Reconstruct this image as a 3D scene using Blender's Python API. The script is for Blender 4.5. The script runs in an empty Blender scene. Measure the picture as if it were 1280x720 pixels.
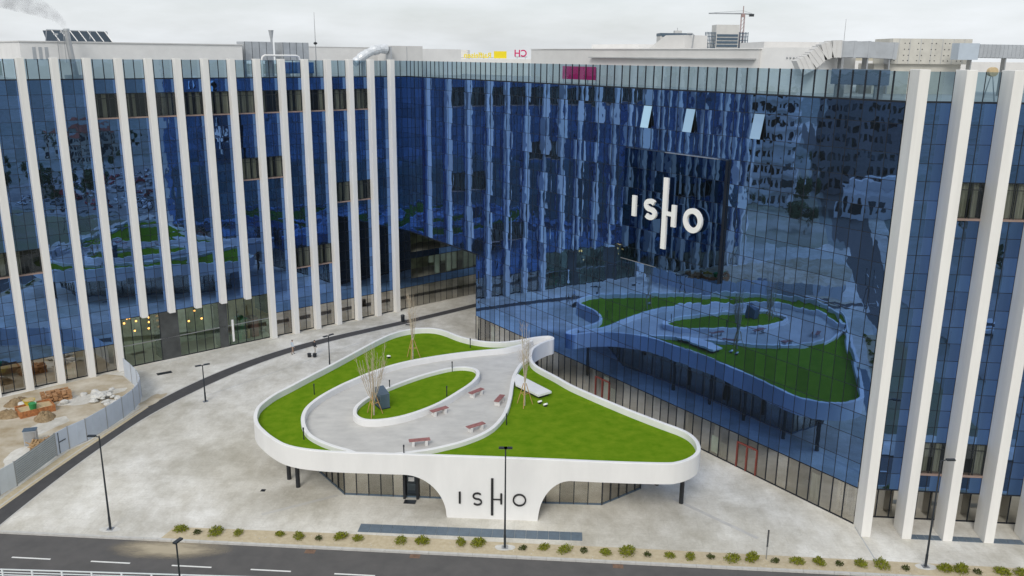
import bpy, bmesh, math, random
from mathutils import Vector, Matrix
random.seed(7)
SC = bpy.context.scene
COL = SC.collection

# ------------------------------------------------------------------ camera
cam_d = bpy.data.cameras.new('camera')
cam = bpy.data.objects.new('camera', cam_d); COL.objects.link(cam)
cam_d.sensor_width = 36.0
cam_d.lens = 36.0 * 1084.9 / 1280.0
cam_d.clip_start = 0.5; cam_d.clip_end = 6000
pit, rol = math.radians(14.966), math.radians(0.5601)
fw = Vector((0, math.cos(pit), -math.sin(pit)))
rt0 = Vector((1, 0, 0)); up0 = rt0.cross(fw)
rt = rt0 * math.cos(rol) + up0 * math.sin(rol)
up = up0 * math.cos(rol) - rt0 * math.sin(rol)
cam.matrix_world = Matrix(((rt.x, up.x, -fw.x, 0), (rt.y, up.y, -fw.y, 0), (rt.z, up.z, -fw.z, 32.685), (0, 0, 0, 1)))
SC.camera = cam

# ------------------------------------------------------------------ sky, sun, exposure
SUN_EL, SUN_AZ = math.radians(40), math.radians(196)      # azimuth clockwise from +Y
W = bpy.data.worlds.new('World'); SC.world = W; W.use_nodes = True
nt = W.node_tree; nt.nodes.clear()
out = nt.nodes.new('ShaderNodeOutputWorld'); bg = nt.nodes.new('ShaderNodeBackground')
sky = nt.nodes.new('ShaderNodeTexSky'); sky.sky_type = 'NISHITA'; sky.sun_disc = False
sky.sun_elevation = SUN_EL; sky.sun_rotation = SUN_AZ
sky.air_density = 1.0; sky.dust_density = 2.0; sky.ozone_density = 1.0
tc = nt.nodes.new('ShaderNodeTexCoord'); mp = nt.nodes.new('ShaderNodeMapping')
mp.inputs['Scale'].default_value = (2.2, 2.2, 9.0)
nz = nt.nodes.new('ShaderNodeTexNoise'); nz.inputs['Scale'].default_value = 1.6; nz.inputs['Detail'].default_value = 7; nz.inputs['Roughness'].default_value = 0.55
cr = nt.nodes.new('ShaderNodeMapRange'); cr.inputs[1].default_value = 0.3; cr.inputs[2].default_value = 0.72; cr.inputs[3].default_value = 0.5; cr.inputs[4].default_value = 0.98
mx = nt.nodes.new('ShaderNodeMix'); mx.data_type = 'RGBA'
mx.inputs[7].default_value = (9.2, 9.6, 10.0, 1)
nt.links.new(tc.outputs['Generated'], mp.inputs['Vector']); nt.links.new(mp.outputs[0], nz.inputs['Vector'])
nt.links.new(nz.outputs['Fac'], cr.inputs[0]); nt.links.new(cr.outputs[0], mx.inputs[0])
nt.links.new(sky.outputs[0], mx.inputs[6]); nt.links.new(mx.outputs[2], bg.inputs['Color'])
bg.inputs['Strength'].default_value = 0.1
nt.links.new(bg.outputs[0], out.inputs['Surface'])
sd = bpy.data.lights.new('sun', 'SUN'); sd.energy = 1.5; sd.angle = math.radians(22); sd.color = (1.0, 0.965, 0.91)
sun = bpy.data.objects.new('sun', sd); COL.objects.link(sun)
sdir = Vector((math.sin(SUN_AZ) * math.cos(SUN_EL), math.cos(SUN_AZ) * math.cos(SUN_EL), math.sin(SUN_EL)))
sun.rotation_euler = (-sdir).to_track_quat('-Z', 'Y').to_euler(); sun.location = sdir * 200
SC.view_settings.view_transform = 'Standard'; SC.view_settings.look = 'None'
SC.view_settings.exposure = 0.0; SC.view_settings.gamma = 1.0
SC.render.engine = 'CYCLES'
SC.cycles.max_bounces = 10; SC.cycles.glossy_bounces = 5; SC.cycles.transparent_max_bounces = 12; SC.cycles.diffuse_bounces = 3
SC.cycles.use_denoising = True
SC.cycles.sample_clamp_indirect = 8

# ------------------------------------------------------------------ helpers
def tag(o, label=None, cat=None, group=None, kind=None):
    if label: o['label'] = label
    if cat: o['category'] = cat
    if group: o['group'] = group
    if kind: o['kind'] = kind
    return o

def thing(name, label, cat, loc=(0, 0, 0), rz=0.0, group=None):
    o = bpy.data.objects.new(name, None); COL.objects.link(o)
    o.empty_display_size = 0.3
    o.location = loc; o.rotation_euler = (0, 0, rz)
    return tag(o, label, cat, group)

def link(name, me, parent=None, kind=None, mw=None):
    o = bpy.data.objects.new(name, me); COL.objects.link(o)
    if parent is not None: o.parent = parent
    if mw is not None: o.matrix_local = mw
    if kind: o['kind'] = kind
    return o

def copy_tree(o, loc=None, rz=None, label=None, scale=None):
    c = o.copy(); COL.objects.link(c)
    for ch in list(o.children):
        d = ch.copy(); COL.objects.link(d); d.parent = c
        for g in list(ch.children):
            e = g.copy(); COL.objects.link(e); e.parent = d
    if loc is not None: c.location = loc
    if rz is not None: c.rotation_euler = (0, 0, rz)
    if scale is not None: c.scale = scale
    if label: c['label'] = label
    return c

class MB:
    def __init__(s): s.v = []; s.f = []; s.m = []; s.mats = []; s.sm = []
    def mi(s, mat):
        if mat not in s.mats: s.mats.append(mat)
        return s.mats.index(mat)
    def face(s, idx, mat, smooth=False): s.f.append(tuple(idx)); s.m.append(s.mi(mat)); s.sm.append(smooth)
    def poly(s, pts, mat):
        b = len(s.v); s.v += [tuple(p) for p in pts]; s.face(range(b, b + len(pts)), mat)
    def box(s, a, b, mat, M=None, top=None):
        (x0, y0, z0), (x1, y1, z1) = a, b
        ps = [(x0, y0, z0), (x1, y0, z0), (x1, y1, z0), (x0, y1, z0), (x0, y0, z1), (x1, y0, z1), (x1, y1, z1), (x0, y1, z1)]
        if M is not None: ps = [tuple(M @ Vector(p)) for p in ps]
        n = len(s.v); s.v += ps
        for q in ((0, 3, 2, 1), (4, 5, 6, 7), (0, 1, 5, 4), (1, 2, 6, 5), (2, 3, 7, 6), (3, 0, 4, 7)):
            s.face([n + i for i in q], top if (top and q == (4, 5, 6, 7)) else mat)
    def prism(s, poly, z0, z1, mat, top=None, bot=None):
        area = sum(poly[i][0] * poly[(i + 1) % len(poly)][1] - poly[(i + 1) % len(poly)][0] * poly[i][1] for i in range(len(poly)))
        if area < 0: poly = poly[::-1]
        n = len(s.v); k = len(poly)
        s.v += [(p[0], p[1], z0) for p in poly] + [(p[0], p[1], z1) for p in poly]
        for i in range(k):
            j = (i + 1) % k; s.face((n + i, n + j, n + k + j, n + k + i), mat)
        s.face([n + k + i for i in range(k)], top or mat); s.face([n + i for i in reversed(range(k))], bot or mat)
    def tube(s, pts, rads, mat, seg=8, caps=True):
        pts = [Vector(p) for p in pts]
        if not isinstance(rads, (list, tuple)): rads = [rads] * len(pts)
        n0 = len(s.v); ref = None
        for i, p in enumerate(pts):
            d = (pts[min(i + 1, len(pts) - 1)] - pts[max(i - 1, 0)])
            if d.length < 1e-6: d = Vector((0, 0, 1))
            d.normalize()
            a = Vector((1, 0, 0)) if abs(d.x) < 0.8 else Vector((0, 1, 0))
            if ref is not None and abs(ref.dot(d)) < 0.95: a = ref
            x = (a - d * a.dot(d)).normalized(); ref = x; y = d.cross(x)
            for k in range(seg):
                t = 2 * math.pi * k / seg
                s.v.append(tuple(p + (x * math.cos(t) + y * math.sin(t)) * rads[i]))
        for i in range(len(pts) - 1):
            for k in range(seg):
                a = n0 + i * seg + k; b = n0 + i * seg + (k + 1) % seg
                s.face((a, b, b + seg, a + seg), mat, True)
        if caps:
            s.face([n0 + k for k in reversed(range(seg))], mat)
            e = n0 + (len(pts) - 1) * seg; s.face([e + k for k in range(seg)], mat)
    def ring(s, c, rx, rz, z0=None, mat=None): pass
    def ball(s, c, r, mat, seg=10, rings=6):
        c = Vector(c); r = Vector(r) if isinstance(r, (tuple, list)) else Vector((r, r, r)); n = len(s.v)
        s.v.append(tuple(c + Vector((0, 0, -r.z))))
        for i in range(1, rings):
            t = -math.pi / 2 + math.pi * i / rings
            for k in range(seg):
                a = 2 * math.pi * k / seg
                s.v.append((c.x + r.x * math.cos(t) * math.cos(a), c.y + r.y * math.cos(t) * math.sin(a), c.z + r.z * math.sin(t)))
        s.v.append(tuple(c + Vector((0, 0, r.z)))); top = len(s.v) - 1
        for k in range(seg):
            s.face((n, n + 1 + (k + 1) % seg, n + 1 + k), mat, True)
            b = n + 1 + (rings - 2) * seg; s.face((top, b + k, b + (k + 1) % seg), mat, True)
        for i in range(rings - 2):
            for k in range(seg):
                a = n + 1 + i * seg + k; b = n + 1 + i * seg + (k + 1) % seg
                s.face((a, b, b + seg, a + seg), mat, True)
    def mesh(s, name):
        me = bpy.data.meshes.new(name)
        me.from_pydata(s.v, [], s.f)
        for m in s.mats: me.materials.append(m)
        me.polygons.foreach_set('material_index', s.m)
        me.polygons.foreach_set('use_smooth', s.sm)
        me.update()
        if any(s.sm): me.set_sharp_from_angle(angle=math.radians(40))
        return me
    def build(s, name, parent=None, kind=None, mw=None, bevel=0):
        o = link(name, s.mesh(name), parent, kind, mw)
        if bevel:
            b = o.modifiers.new('bevel', 'BEVEL'); b.width = bevel; b.segments = 2; b.limit_method = 'ANGLE'
        return o

def cat_rom(P, n=4, closed=False):
    out = []; k = len(P)
    rng = range(k) if closed else range(k - 1)
    for i in rng:
        g = (lambda j: P[j % k]) if closed else (lambda j: P[max(0, min(k - 1, j))])
        a, b, c, d = [Vector(g(i + q)).to_2d() for q in (-1, 0, 1, 2)]
        for q in range(n):
            t = q / n
            p = 0.5 * ((2 * b) + (c - a) * t + (2 * a - 5 * b + 4 * c - d) * t * t + (3 * b - a - 3 * c + d) * t ** 3)
            out.append((p.x, p.y))
    if not closed: out.append(tuple(P[-1]))
    return out

def smooth_poly(P, it=2, closed=True):
    P = [Vector(p).to_2d() for p in P]
    for _ in range(it):
        Q = []
        for i in range(len(P)):
            if not closed and i in (0, len(P) - 1): Q.append(P[i]); continue
            Q.append(P[i] * 0.5 + (P[i - 1] + P[(i + 1) % len(P)]) * 0.25)
        P = Q
    return [tuple(p) for p in P]

def offset_poly(P, d, closed=True):
    """shift a polyline to its left by d"""
    k = len(P); out = []
    for i in range(k):
        a = Vector(P[(i - 1) % k] if closed else P[max(0, i - 1)]).to_2d(); b = Vector(P[(i + 1) % k] if closed else P[min(k - 1, i + 1)]).to_2d()
        t = b - a; t.normalize()
        out.append((P[i][0] - t.y * d, P[i][1] + t.x * d))
    return out

def area2(P): return sum(P[i][0] * P[(i + 1) % len(P)][1] - P[(i + 1) % len(P)][0] * P[i][1] for i in range(len(P)))

def frame(o, u):
    """matrix: local x along u, y into the wall, z up"""
    u = Vector((u[0], u[1], 0)).normalized(); y = Vector((0, 0, 1)).cross(u)
    return Matrix(((u.x, y.x, 0, o[0]), (u.y, y.y, 0, o[1]), (0, 0, 1, o[2] if len(o) > 2 else 0), (0, 0, 0, 1)))

# ------------------------------------------------------------------ materials
def base_mat(name):
    m = bpy.data.materials.new(name); m.use_nodes = True
    nt = m.node_tree; return m, nt, nt.nodes['Principled BSDF'], nt.nodes['Material Output']

def mat(name, c, rough=0.7, metal=0.0, var=0.12, scale=1.5, bump=0.0, bscale=20, c2=None, spec=0.4, obj=False, detail=5, stretch=None):
    m, nt, p, o = base_mat(name)
    p.inputs['Roughness'].default_value = rough; p.inputs['Metallic'].default_value = metal
    p.inputs['Specular IOR Level'].default_value = spec
    if obj:
        vec = nt.nodes.new('ShaderNodeTexCoord').outputs['Object']
    else:
        vec = nt.nodes.new('ShaderNodeNewGeometry').outputs['Position']
    if stretch:
        mpn = nt.nodes.new('ShaderNodeMapping'); mpn.inputs['Scale'].default_value = stretch
        nt.links.new(vec, mpn.inputs[0]); vec = mpn.outputs[0]
    n = nt.nodes.new('ShaderNodeTexNoise'); n.inputs['Scale'].default_value = scale; n.inputs['Detail'].default_value = detail
    n.inputs['Roughness'].default_value = 0.6
    nt.links.new(vec, n.inputs['Vector'])
    r = nt.nodes.new('ShaderNodeValToRGB')
    r.color_ramp.elements[0].position = 0.3; r.color_ramp.elements[1].position = 0.7
    a = c2 if c2 else tuple(x * (1 - var) for x in c); b = c if c2 else tuple(min(1, x * (1 + var)) for x in c)
    r.color_ramp.elements[0].color = (*a, 1); r.color_ramp.elements[1].color = (*b, 1)
    nt.links.new(n.outputs['Fac'], r.inputs[0]); nt.links.new(r.outputs[0], p.inputs['Base Color'])
    if bump:
        n2 = nt.nodes.new('ShaderNodeTexNoise'); n2.inputs['Scale'].default_value = bscale; n2.inputs['Detail'].default_value = 4
        nt.links.new(vec, n2.inputs['Vector'])
        bp = nt.nodes.new('ShaderNodeBump'); bp.inputs['Strength'].default_value = bump; bp.inputs['Distance'].default_value = 0.05
        nt.links.new(n2.outputs['Fac'], bp.inputs['Height']); nt.links.new(bp.outputs[0], p.inputs['Normal'])
    return m

def island_rand(nt):
    g = nt.nodes.new('ShaderNodeNewGeometry'); oi = nt.nodes.new('ShaderNodeObjectInfo')
    ad = nt.nodes.new('ShaderNodeMath'); ad.operation = 'ADD'
    nt.links.new(g.outputs['Random Per Island'], ad.inputs[0]); nt.links.new(oi.outputs['Random'], ad.inputs[1])
    fr = nt.nodes.new('ShaderNodeMath'); fr.operation = 'FRACT'; nt.links.new(ad.outputs[0], fr.inputs[0])
    return fr.outputs[0], g

def mirror_glass(name, tint, dark, rough=0.012, wav=0.0034, ws=0.9):
    """tinted sun-control glass: a coloured mirror over a dark room"""
    m, nt, p, o = base_mat(name)
    rnd, g = island_rand(nt)
    mix = nt.nodes.new('ShaderNodeMix'); mix.data_type = 'RGBA'
    mix.inputs[6].default_value = (*[x * 0.76 for x in tint], 1); mix.inputs[7].default_value = (*[min(1, x * 1.15) for x in tint], 1)
    nt.links.new(rnd, mix.inputs[0])
    lw = nt.nodes.new('ShaderNodeLayerWeight'); lw.inputs['Blend'].default_value = 0.5      # stronger mirror at a slant, as coated glass is
    fr_ = nt.nodes.new('ShaderNodeMapRange'); fr_.inputs[1].default_value = .18; fr_.inputs[2].default_value = .55; fr_.inputs[3].default_value = .80; fr_.inputs[4].default_value = 1.25
    nt.links.new(lw.outputs['Facing'], fr_.inputs[0])
    vs = nt.nodes.new('ShaderNodeVectorMath'); vs.operation = 'SCALE'
    nt.links.new(mix.outputs[2], vs.inputs[0]); nt.links.new(fr_.outputs[0], vs.inputs['Scale']); nt.links.new(vs.outputs[0], p.inputs['Base Color'])
    p.inputs['Metallic'].default_value = 1.0; p.inputs['Roughness'].default_value = rough
    n = nt.nodes.new('ShaderNodeTexNoise'); n.inputs['Scale'].default_value = ws; n.inputs['Detail'].default_value = 1.5
    nt.links.new(g.outputs['Position'], n.inputs['Vector'])
    bp = nt.nodes.new('ShaderNodeBump'); bp.inputs['Strength'].default_value = 1.0; bp.inputs['Distance'].default_value = wav
    nt.links.new(n.outputs['Fac'], bp.inputs['Height']); nt.links.new(bp.outputs[0], p.inputs['Normal'])
    d = nt.nodes.new('ShaderNodeBsdfDiffuse'); d.inputs['Color'].default_value = (*dark, 1)
    ms = nt.nodes.new('ShaderNodeMixShader'); ms.inputs[0].default_value = 0.9
    nt.links.new(d.outputs[0], ms.inputs[1]); nt.links.new(p.outputs[0], ms.inputs[2]); nt.links.new(ms.outputs[0], o.inputs['Surface'])
    return m

def clear_glass(name, trans, refl, rtint=(1, 1, 1), rough=0.02, wav=0.004):
    m, nt, p, o = base_mat(name); nt.nodes.remove(p)
    rnd, g = island_rand(nt)
    t = nt.nodes.new('ShaderNodeBsdfTransparent'); t.inputs['Color'].default_value = (*trans, 1)
    gl = nt.nodes.new('ShaderNodeBsdfGlossy'); gl.inputs['Color'].default_value = (*rtint, 1); gl.inputs['Roughness'].default_value = rough
    n = nt.nodes.new('ShaderNodeTexNoise'); n.inputs['Scale'].default_value = 0.9
    nt.links.new(g.outputs['Position'], n.inputs['Vector'])
    bp = nt.nodes.new('ShaderNodeBump'); bp.inputs['Distance'].default_value = wav; nt.links.new(n.outputs['Fac'], bp.inputs['Height']); nt.links.new(bp.outputs[0], gl.inputs['Normal'])
    lw = nt.nodes.new('ShaderNodeLayerWeight'); lw.inputs['Blend'].default_value = 0.35
    mr = nt.nodes.new('ShaderNodeMapRange'); mr.inputs[3].default_value = refl; mr.inputs[4].default_value = min(1, refl + 0.55)
    nt.links.new(lw.outputs['Fresnel'], mr.inputs[0])
    rv = nt.nodes.new('ShaderNodeMapRange'); rv.inputs[3].default_value = .55; rv.inputs[4].default_value = 1.35; nt.links.new(rnd, rv.inputs[0])
    ml = nt.nodes.new('ShaderNodeMath'); ml.operation = 'MULTIPLY'; ml.use_clamp = True; nt.links.new(mr.outputs[0], ml.inputs[0]); nt.links.new(rv.outputs[0], ml.inputs[1])
    ms = nt.nodes.new('ShaderNodeMixShader'); nt.links.new(ml.outputs[0], ms.inputs[0])
    nt.links.new(t.outputs[0], ms.inputs[1]); nt.links.new(gl.outputs[0], ms.inputs[2]); nt.links.new(ms.outputs[0], o.inputs['Surface'])
    return m

def emit_mat(name, c, s):
    m, nt, p, o = base_mat(name)
    p.inputs['Base Color'].default_value = (*c, 1); p.inputs['Emission Color'].default_value = (*c, 1); p.inputs['Emission Strength'].default_value = s
    return m

M = {}
M['fin'] = mat('white_cladding', (0.80, 0.785, 0.75), 0.55, var=0.06, scale=0.7, stretch=(2.2, 2.2, 0.18), detail=8, bump=0.02, bscale=2)
M['blue'] = mirror_glass('blue_mirror_glass', (0.17, 0.32, 0.66), (0.085, 0.11, 0.135))
M['blue2'] = mirror_glass('blue_spandrel_glass', (0.155, 0.305, 0.63), (0.09, 0.12, 0.15))
M['black_glass'] = mirror_glass('black_sign_glass', (0.07, 0.14, 0.28), (0.02, 0.025, 0.028))
M['vent_glass'] = mirror_glass('open_vent_glass', (0.50, 0.72, 0.98), (0.010, 0.018, 0.035))
M['clear'] = clear_glass('storefront_glass', (0.78, 0.79, 0.75), 0.44, (0.84, 0.81, 0.75))
M['parapet'] = clear_glass('parapet_glass', (0.45, 0.59, 0.66), 0.13, (0.45, 0.62, 0.9))
M['lobby'] = clear_glass('lobby_glass', (0.72, 0.82, 0.74), 0.20, (0.62, 0.78, 0.66))
M['mull'] = mat('dark_mullion', (0.018, 0.022, 0.03), 0.4, metal=0.3, var=0.2)
M['frame'] = mat('dark_frame', (0.03, 0.035, 0.04), 0.45, var=0.2)
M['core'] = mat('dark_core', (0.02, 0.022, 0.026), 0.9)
M['room'] = mat('room_wall', (0.55, 0.50, 0.43), 0.8, var=0.35, scale=0.35)
M['roomfloor'] = mat('room_floor', (0.6, 0.57, 0.52), 0.5, var=0.1)
M['roof'] = mat('roof_membrane', (0.42, 0.43, 0.43), 0.8, var=0.15, scale=0.7)
M['white'] = mat('white_render', (0.74, 0.73, 0.71), 0.7, var=0.05, scale=0.8)
M['offwhite'] = mat('off_white_panel', (0.62, 0.61, 0.59), 0.7, var=0.06, scale=0.6)
M['curtain'] = mat('grey_green_curtain', (0.36, 0.36, 0.31), 0.9, var=0.3, scale=3, stretch=(3, 3, 0.2))
M['blind'] = mat('pale_roller_blind', (0.72, 0.86, 0.74), 0.85, var=0.2, scale=0.6)
M['sill'] = mat('pink_stone_sill', (0.30, 0.22, 0.19), 0.7)
M['plaza'] = None
M['pav'] = mat('pavilion_white_concrete', (0.78, 0.775, 0.76), 0.6, var=0.05, scale=0.5, stretch=(1.2, 1.2, 0.35), detail=9, bump=0.03, bscale=3)
M['lawn'] = mat('roof_grass', (0.175, 0.275, 0.016), 0.95, c2=(0.105, 0.215, 0.009), scale=1.1, bump=0.6, bscale=35, spec=0.0, detail=10)
M['walk'] = mat('roof_walk_concrete', (0.60, 0.585, 0.55), 0.8, c2=(0.47, 0.46, 0.435), scale=0.6, bump=0.05, bscale=15, detail=9, stretch=(1, 1.6, 1))
M['asph'] = mat('asphalt', (0.118, 0.112, 0.108), 0.85, c2=(0.090, 0.087, 0.085), scale=0.8, bump=0.15, bscale=30, detail=10)
M['asph2'] = mat('cycle_lane_asphalt', (0.080, 0.078, 0.078), 0.85, c2=(0.058, 0.057, 0.059), scale=1.2, bump=0.15, bscale=30, detail=10)
M['paint'] = mat('white_road_paint', (0.75, 0.75, 0.72), 0.7, var=0.08, scale=4)
M['kerb'] = mat('kerb_stone', (0.52, 0.51, 0.48), 0.8, var=0.1, scale=2)
M['gravel'] = mat('tan_gravel', (0.58, 0.50, 0.35), 0.95, c2=(0.46, 0.38, 0.25), scale=3, bump=0.4, bscale=25, detail=10)
M['soil'] = mat('site_soil', (0.64, 0.59, 0.49), 0.95, c2=(0.33, 0.25, 0.14), scale=0.33, bump=0.5, bscale=6, detail=9)
M['field'] = mat('waste_ground', (0.33, 0.34, 0.33), 0.95, c2=(0.15, 0.17, 0.13), scale=0.05, bump=0.2, bscale=2, detail=10)
M['metal'] = mat('grey_metal', (0.42, 0.43, 0.44), 0.4, metal=0.7, var=0.1)
M['duct'] = mat('galvanised_duct', (0.46, 0.48, 0.50), 0.45, metal=0.35, var=0.12, scale=1)
M['dark'] = mat('black_steel', (0.02, 0.023, 0.028), 0.45, var=0.2)
M['pole'] = mat('dark_grey_pole', (0.035, 0.042, 0.05), 0.45, metal=0.3, var=0.15)
M['bluegrey'] = mat('blue_grey_panel', (0.085, 0.125, 0.17), 0.5, var=0.1)
M['paving'] = mat('blue_grey_grating', (0.125, 0.165, 0.205), 0.6, var=0.12, scale=2, bump=0.1)
M['fence'] = mat('pale_blue_hoarding', (0.55, 0.61, 0.69), 0.6, var=0.06, scale=1)
M['fencew'] = mat('white_hoarding', (0.62, 0.66, 0.67), 0.6, var=0.05, scale=1)
M['corr'] = mat('corrugated_grey', (0.44, 0.47, 0.47), 0.5, var=0.08)
M['wood'] = mat('red_brown_slat', (0.32, 0.14, 0.13), 0.6, var=0.25, scale=4, stretch=(1, 1, 6))
M['bench'] = mat('bench_concrete', (0.68, 0.67, 0.65), 0.7, var=0.05)
M['bark'] = mat('pale_bark', (0.50, 0.43, 0.33), 0.9, var=0.3, scale=6, obj=True)
M['twig'] = mat('bare_twig', (0.46, 0.36, 0.26), 0.9, var=0.3, scale=4, obj=True)
M['stake'] = mat('timber_stake', (0.50, 0.30, 0.12), 0.8, var=0.15)
M['leaf'] = mat('shrub_leaf', (0.27, 0.27, 0.02), 0.7, c2=(0.11, 0.15, 0.01), scale=6, spec=0.2)
M['leafd'] = mat('dark_shrub_leaf', (0.075, 0.09, 0.02), 0.7, c2=(0.035, 0.05, 0.012), scale=6, spec=0.2)
M['tree'] = mat('tree_leaf', (0.07, 0.10, 0.03), 0.8, c2=(0.035, 0.06, 0.018), scale=2)
M['red'] = mat('red_door_frame', (0.19, 0.045, 0.035), 0.5, var=0.1)
M['letterw'] = mat('white_letter', (0.85, 0.84, 0.82), 0.5, var=0.02)
M['letterk'] = mat('black_letter', (0.02, 0.02, 0.022), 0.4, var=0.1)
M['yellow'] = mat('yellow_sign', (0.88, 0.70, 0.02), 0.6, var=0.05)
M['magenta'] = mat('magenta_sign', (0.62, 0.015, 0.14), 0.6, var=0.08)
M['rust'] = mat('rusty_iron', (0.20, 0.125, 0.085), 0.8, var=0.3, scale=5)
M['pallet'] = mat('pallet_wood', (0.40, 0.26, 0.13), 0.85, var=0.3, scale=3)
M['brick'] = mat('loose_brick', (0.42, 0.23, 0.11), 0.9, var=0.3, scale=4)
M['rubble'] = mat('pale_rubble', (0.60, 0.59, 0.55), 0.9, var=0.15, scale=2)
M['orange'] = mat('orange_steel', (0.40, 0.16, 0.06), 0.75, var=0.4, scale=4)
M['sand'] = mat('building_sand', (0.55, 0.42, 0.24), 0.95, var=0.2, scale=3)
M['green'] = mat('green_plastic', (0.04, 0.30, 0.09), 0.5)
M['yelp'] = mat('yellow_plastic', (0.55, 0.42, 0.04), 0.5)
M['skin'] = mat('skin', (0.55, 0.36, 0.27), 0.6, var=0.03)
M['hair'] = mat('dark_hair', (0.03, 0.022, 0.018), 0.7)
M['redroof'] = mat('red_roof_tile', (0.33, 0.10, 0.06), 0.8, var=0.2, scale=1)
M['plaster'] = mat('cream_plaster', (0.52, 0.48, 0.38), 0.8, var=0.08, scale=0.3)
M['winglass'] = mirror_glass('dark_window_glass', (0.12, 0.15, 0.18), (0.01, 0.012, 0.015))
M['lamp_on'] = emit_mat('warm_pendant_light', (1.0, 0.42, 0.10), 5.0)
M['warm'] = mat('warm_lobby_wall', (0.60, 0.40, 0.22), 0.7, var=0.5, scale=0.5)
M['lobbyg'] = mat('green_lobby_wall', (0.52, 0.56, 0.40), 0.7, var=0.45, scale=0.6)

def plaza_mat():
    m, nt, p, o = base_mat('plaza_concrete'); p.inputs['Roughness'].default_value = 0.82
    p.inputs['Specular IOR Level'].default_value = 0.3
    g = nt.nodes.new('ShaderNodeNewGeometry')
    def noise(sc, det, rough=0.6, stretch=None, dist=0.0):
        v = g.outputs['Position']
        if stretch:
            mpn = nt.nodes.new('ShaderNodeMapping'); mpn.inputs['Scale'].default_value = stretch; mpn.inputs['Rotation'].default_value = (0, 0, 0.75)
            nt.links.new(v, mpn.inputs[0]); v = mpn.outputs[0]
        n = nt.nodes.new('ShaderNodeTexNoise'); n.inputs['Scale'].default_value = sc; n.inputs['Detail'].default_value = det; n.inputs['Roughness'].default_value = rough
        n.inputs['Distortion'].default_value = dist
        nt.links.new(v, n.inputs['Vector']); return n.outputs['Fac']
    def ramp(f, p0, p1, c0, c1):
        r = nt.nodes.new('ShaderNodeValToRGB'); r.color_ramp.elements[0].position = p0; r.color_ramp.elements[1].position = p1
        r.color_ramp.elements[0].color = (*c0, 1); r.color_ramp.elements[1].color = (*c1, 1); nt.links.new(f, r.inputs[0]); return r.outputs[0]
    def mul(a, b, fac=1.0):
        x = nt.nodes.new('ShaderNodeMix'); x.data_type = 'RGBA'; x.blend_type = 'MULTIPLY'; x.inputs[0].default_value = fac
        nt.links.new(a, x.inputs[6]); nt.links.new(b, x.inputs[7]); return x.outputs[2]
    c = ramp(noise(0.14, 11, 0.70, None, 0.25), 0.36, 0.62, (0.55, 0.525, 0.475), (0.82, 0.80, 0.765))
    c = mul(c, ramp(noise(0.45, 11, 0.72, (1, 0.6, 1), 0.15), 0.36, 0.62, (0.82, 0.81, 0.77), (1.05, 1.06, 1.06)))
    c = mul(c, ramp(noise(0.07, 4, 0.5, (1, 0.5, 1)), 0.3, 0.6, (0.88, 0.86, 0.80), (1, 1, 1)))
    c = mul(c, ramp(noise(6, 6, 0.7), 0.25, 0.6, (0.88, 0.88, 0.87), (1.02, 1.02, 1.02)))
    bk_ = nt.nodes.new('ShaderNodeTexBrick'); bk_.inputs['Scale'].default_value = 1.0; bk_.inputs['Brick Width'].default_value = 2.4; bk_.inputs['Row Height'].default_value = 1.2; bk_.inputs['Mortar Size'].default_value = .012
    bk_.inputs['Color1'].default_value = (1, 1, 1, 1); bk_.inputs['Color2'].default_value = (.955, .95, .94, 1); bk_.inputs['Mortar'].default_value = (.80, .79, .77, 1)
    mpb = nt.nodes.new('ShaderNodeMapping'); mpb.inputs['Rotation'].default_value = (0, 0, .0705); nt.links.new(g.outputs['Position'], mpb.inputs[0]); nt.links.new(mpb.outputs[0], bk_.inputs['Vector'])
    c = mul(c, bk_.outputs['Color'], .8)
    nt.links.new(c, p.inputs['Base Color'])
    bp = nt.nodes.new('ShaderNodeBump'); bp.inputs['Strength'].default_value = 0.1; bp.inputs['Distance'].default_value = 0.02
    nt.links.new(noise(10, 4), bp.inputs['Height']); nt.links.new(bp.outputs[0], p.inputs['Normal'])
    return m
M['plaza'] = plaza_mat()
M['bluebox'] = mat('blue_roof_unit', (0.05, 0.14, 0.36), 0.5, var=0.1)
M['bluelt'] = mat('light_blue_grey_steel', (0.46, 0.52, 0.58), 0.5, var=0.05)
M['foil'] = mat('crumpled_foil', (0.70, 0.72, 0.74), 0.35, metal=0.25, var=0.2, scale=2, bump=0.6, bscale=6)
M['shaft'] = mat('board_marked_concrete', (0.56, 0.54, 0.48), 0.85, var=0.1, scale=1.2)
M['cranered'] = mat('crane_red', (0.36, 0.25, 0.24), 0.6, var=0.1)
M['redwall'] = mat('dull_red_wall', (0.30, 0.20, 0.17), 0.8, var=0.1)
M['dkwall'] = mat('dark_brick_wall', (0.24, 0.23, 0.23), 0.8, var=0.2)
M['meadow'] = mat('rough_meadow', (0.17, 0.18, 0.08), 0.95, c2=(0.22, 0.19, 0.13), scale=0.12, detail=9)
M['yard'] = mat('dusty_yard', (0.48, 0.46, 0.40), 0.95, c2=(0.24, 0.24, 0.15), scale=0.09, detail=9)
M['plaza_light'] = mat('worn_paving_strip', (0.52, 0.505, 0.47), 0.85, var=0.12, scale=1.2, detail=8)
M['ribback'] = mat('ribbed_shade_grey', (0.26, 0.28, 0.28), 0.6)
M['portal'] = mat('smoky_portal_glass', (0.07, 0.075, 0.075), 0.25, var=0.3, scale=0.8)
M['lot'] = mat('car_park_tarmac', (0.36, 0.36, 0.35), 0.9, c2=(0.20, 0.20, 0.19), scale=0.15, detail=8)
M['earth'] = mat('brown_earth', (0.36, 0.27, 0.16), 0.95, c2=(0.18, 0.12, 0.06), scale=2.5, bump=0.6, bscale=9, detail=9)

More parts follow.
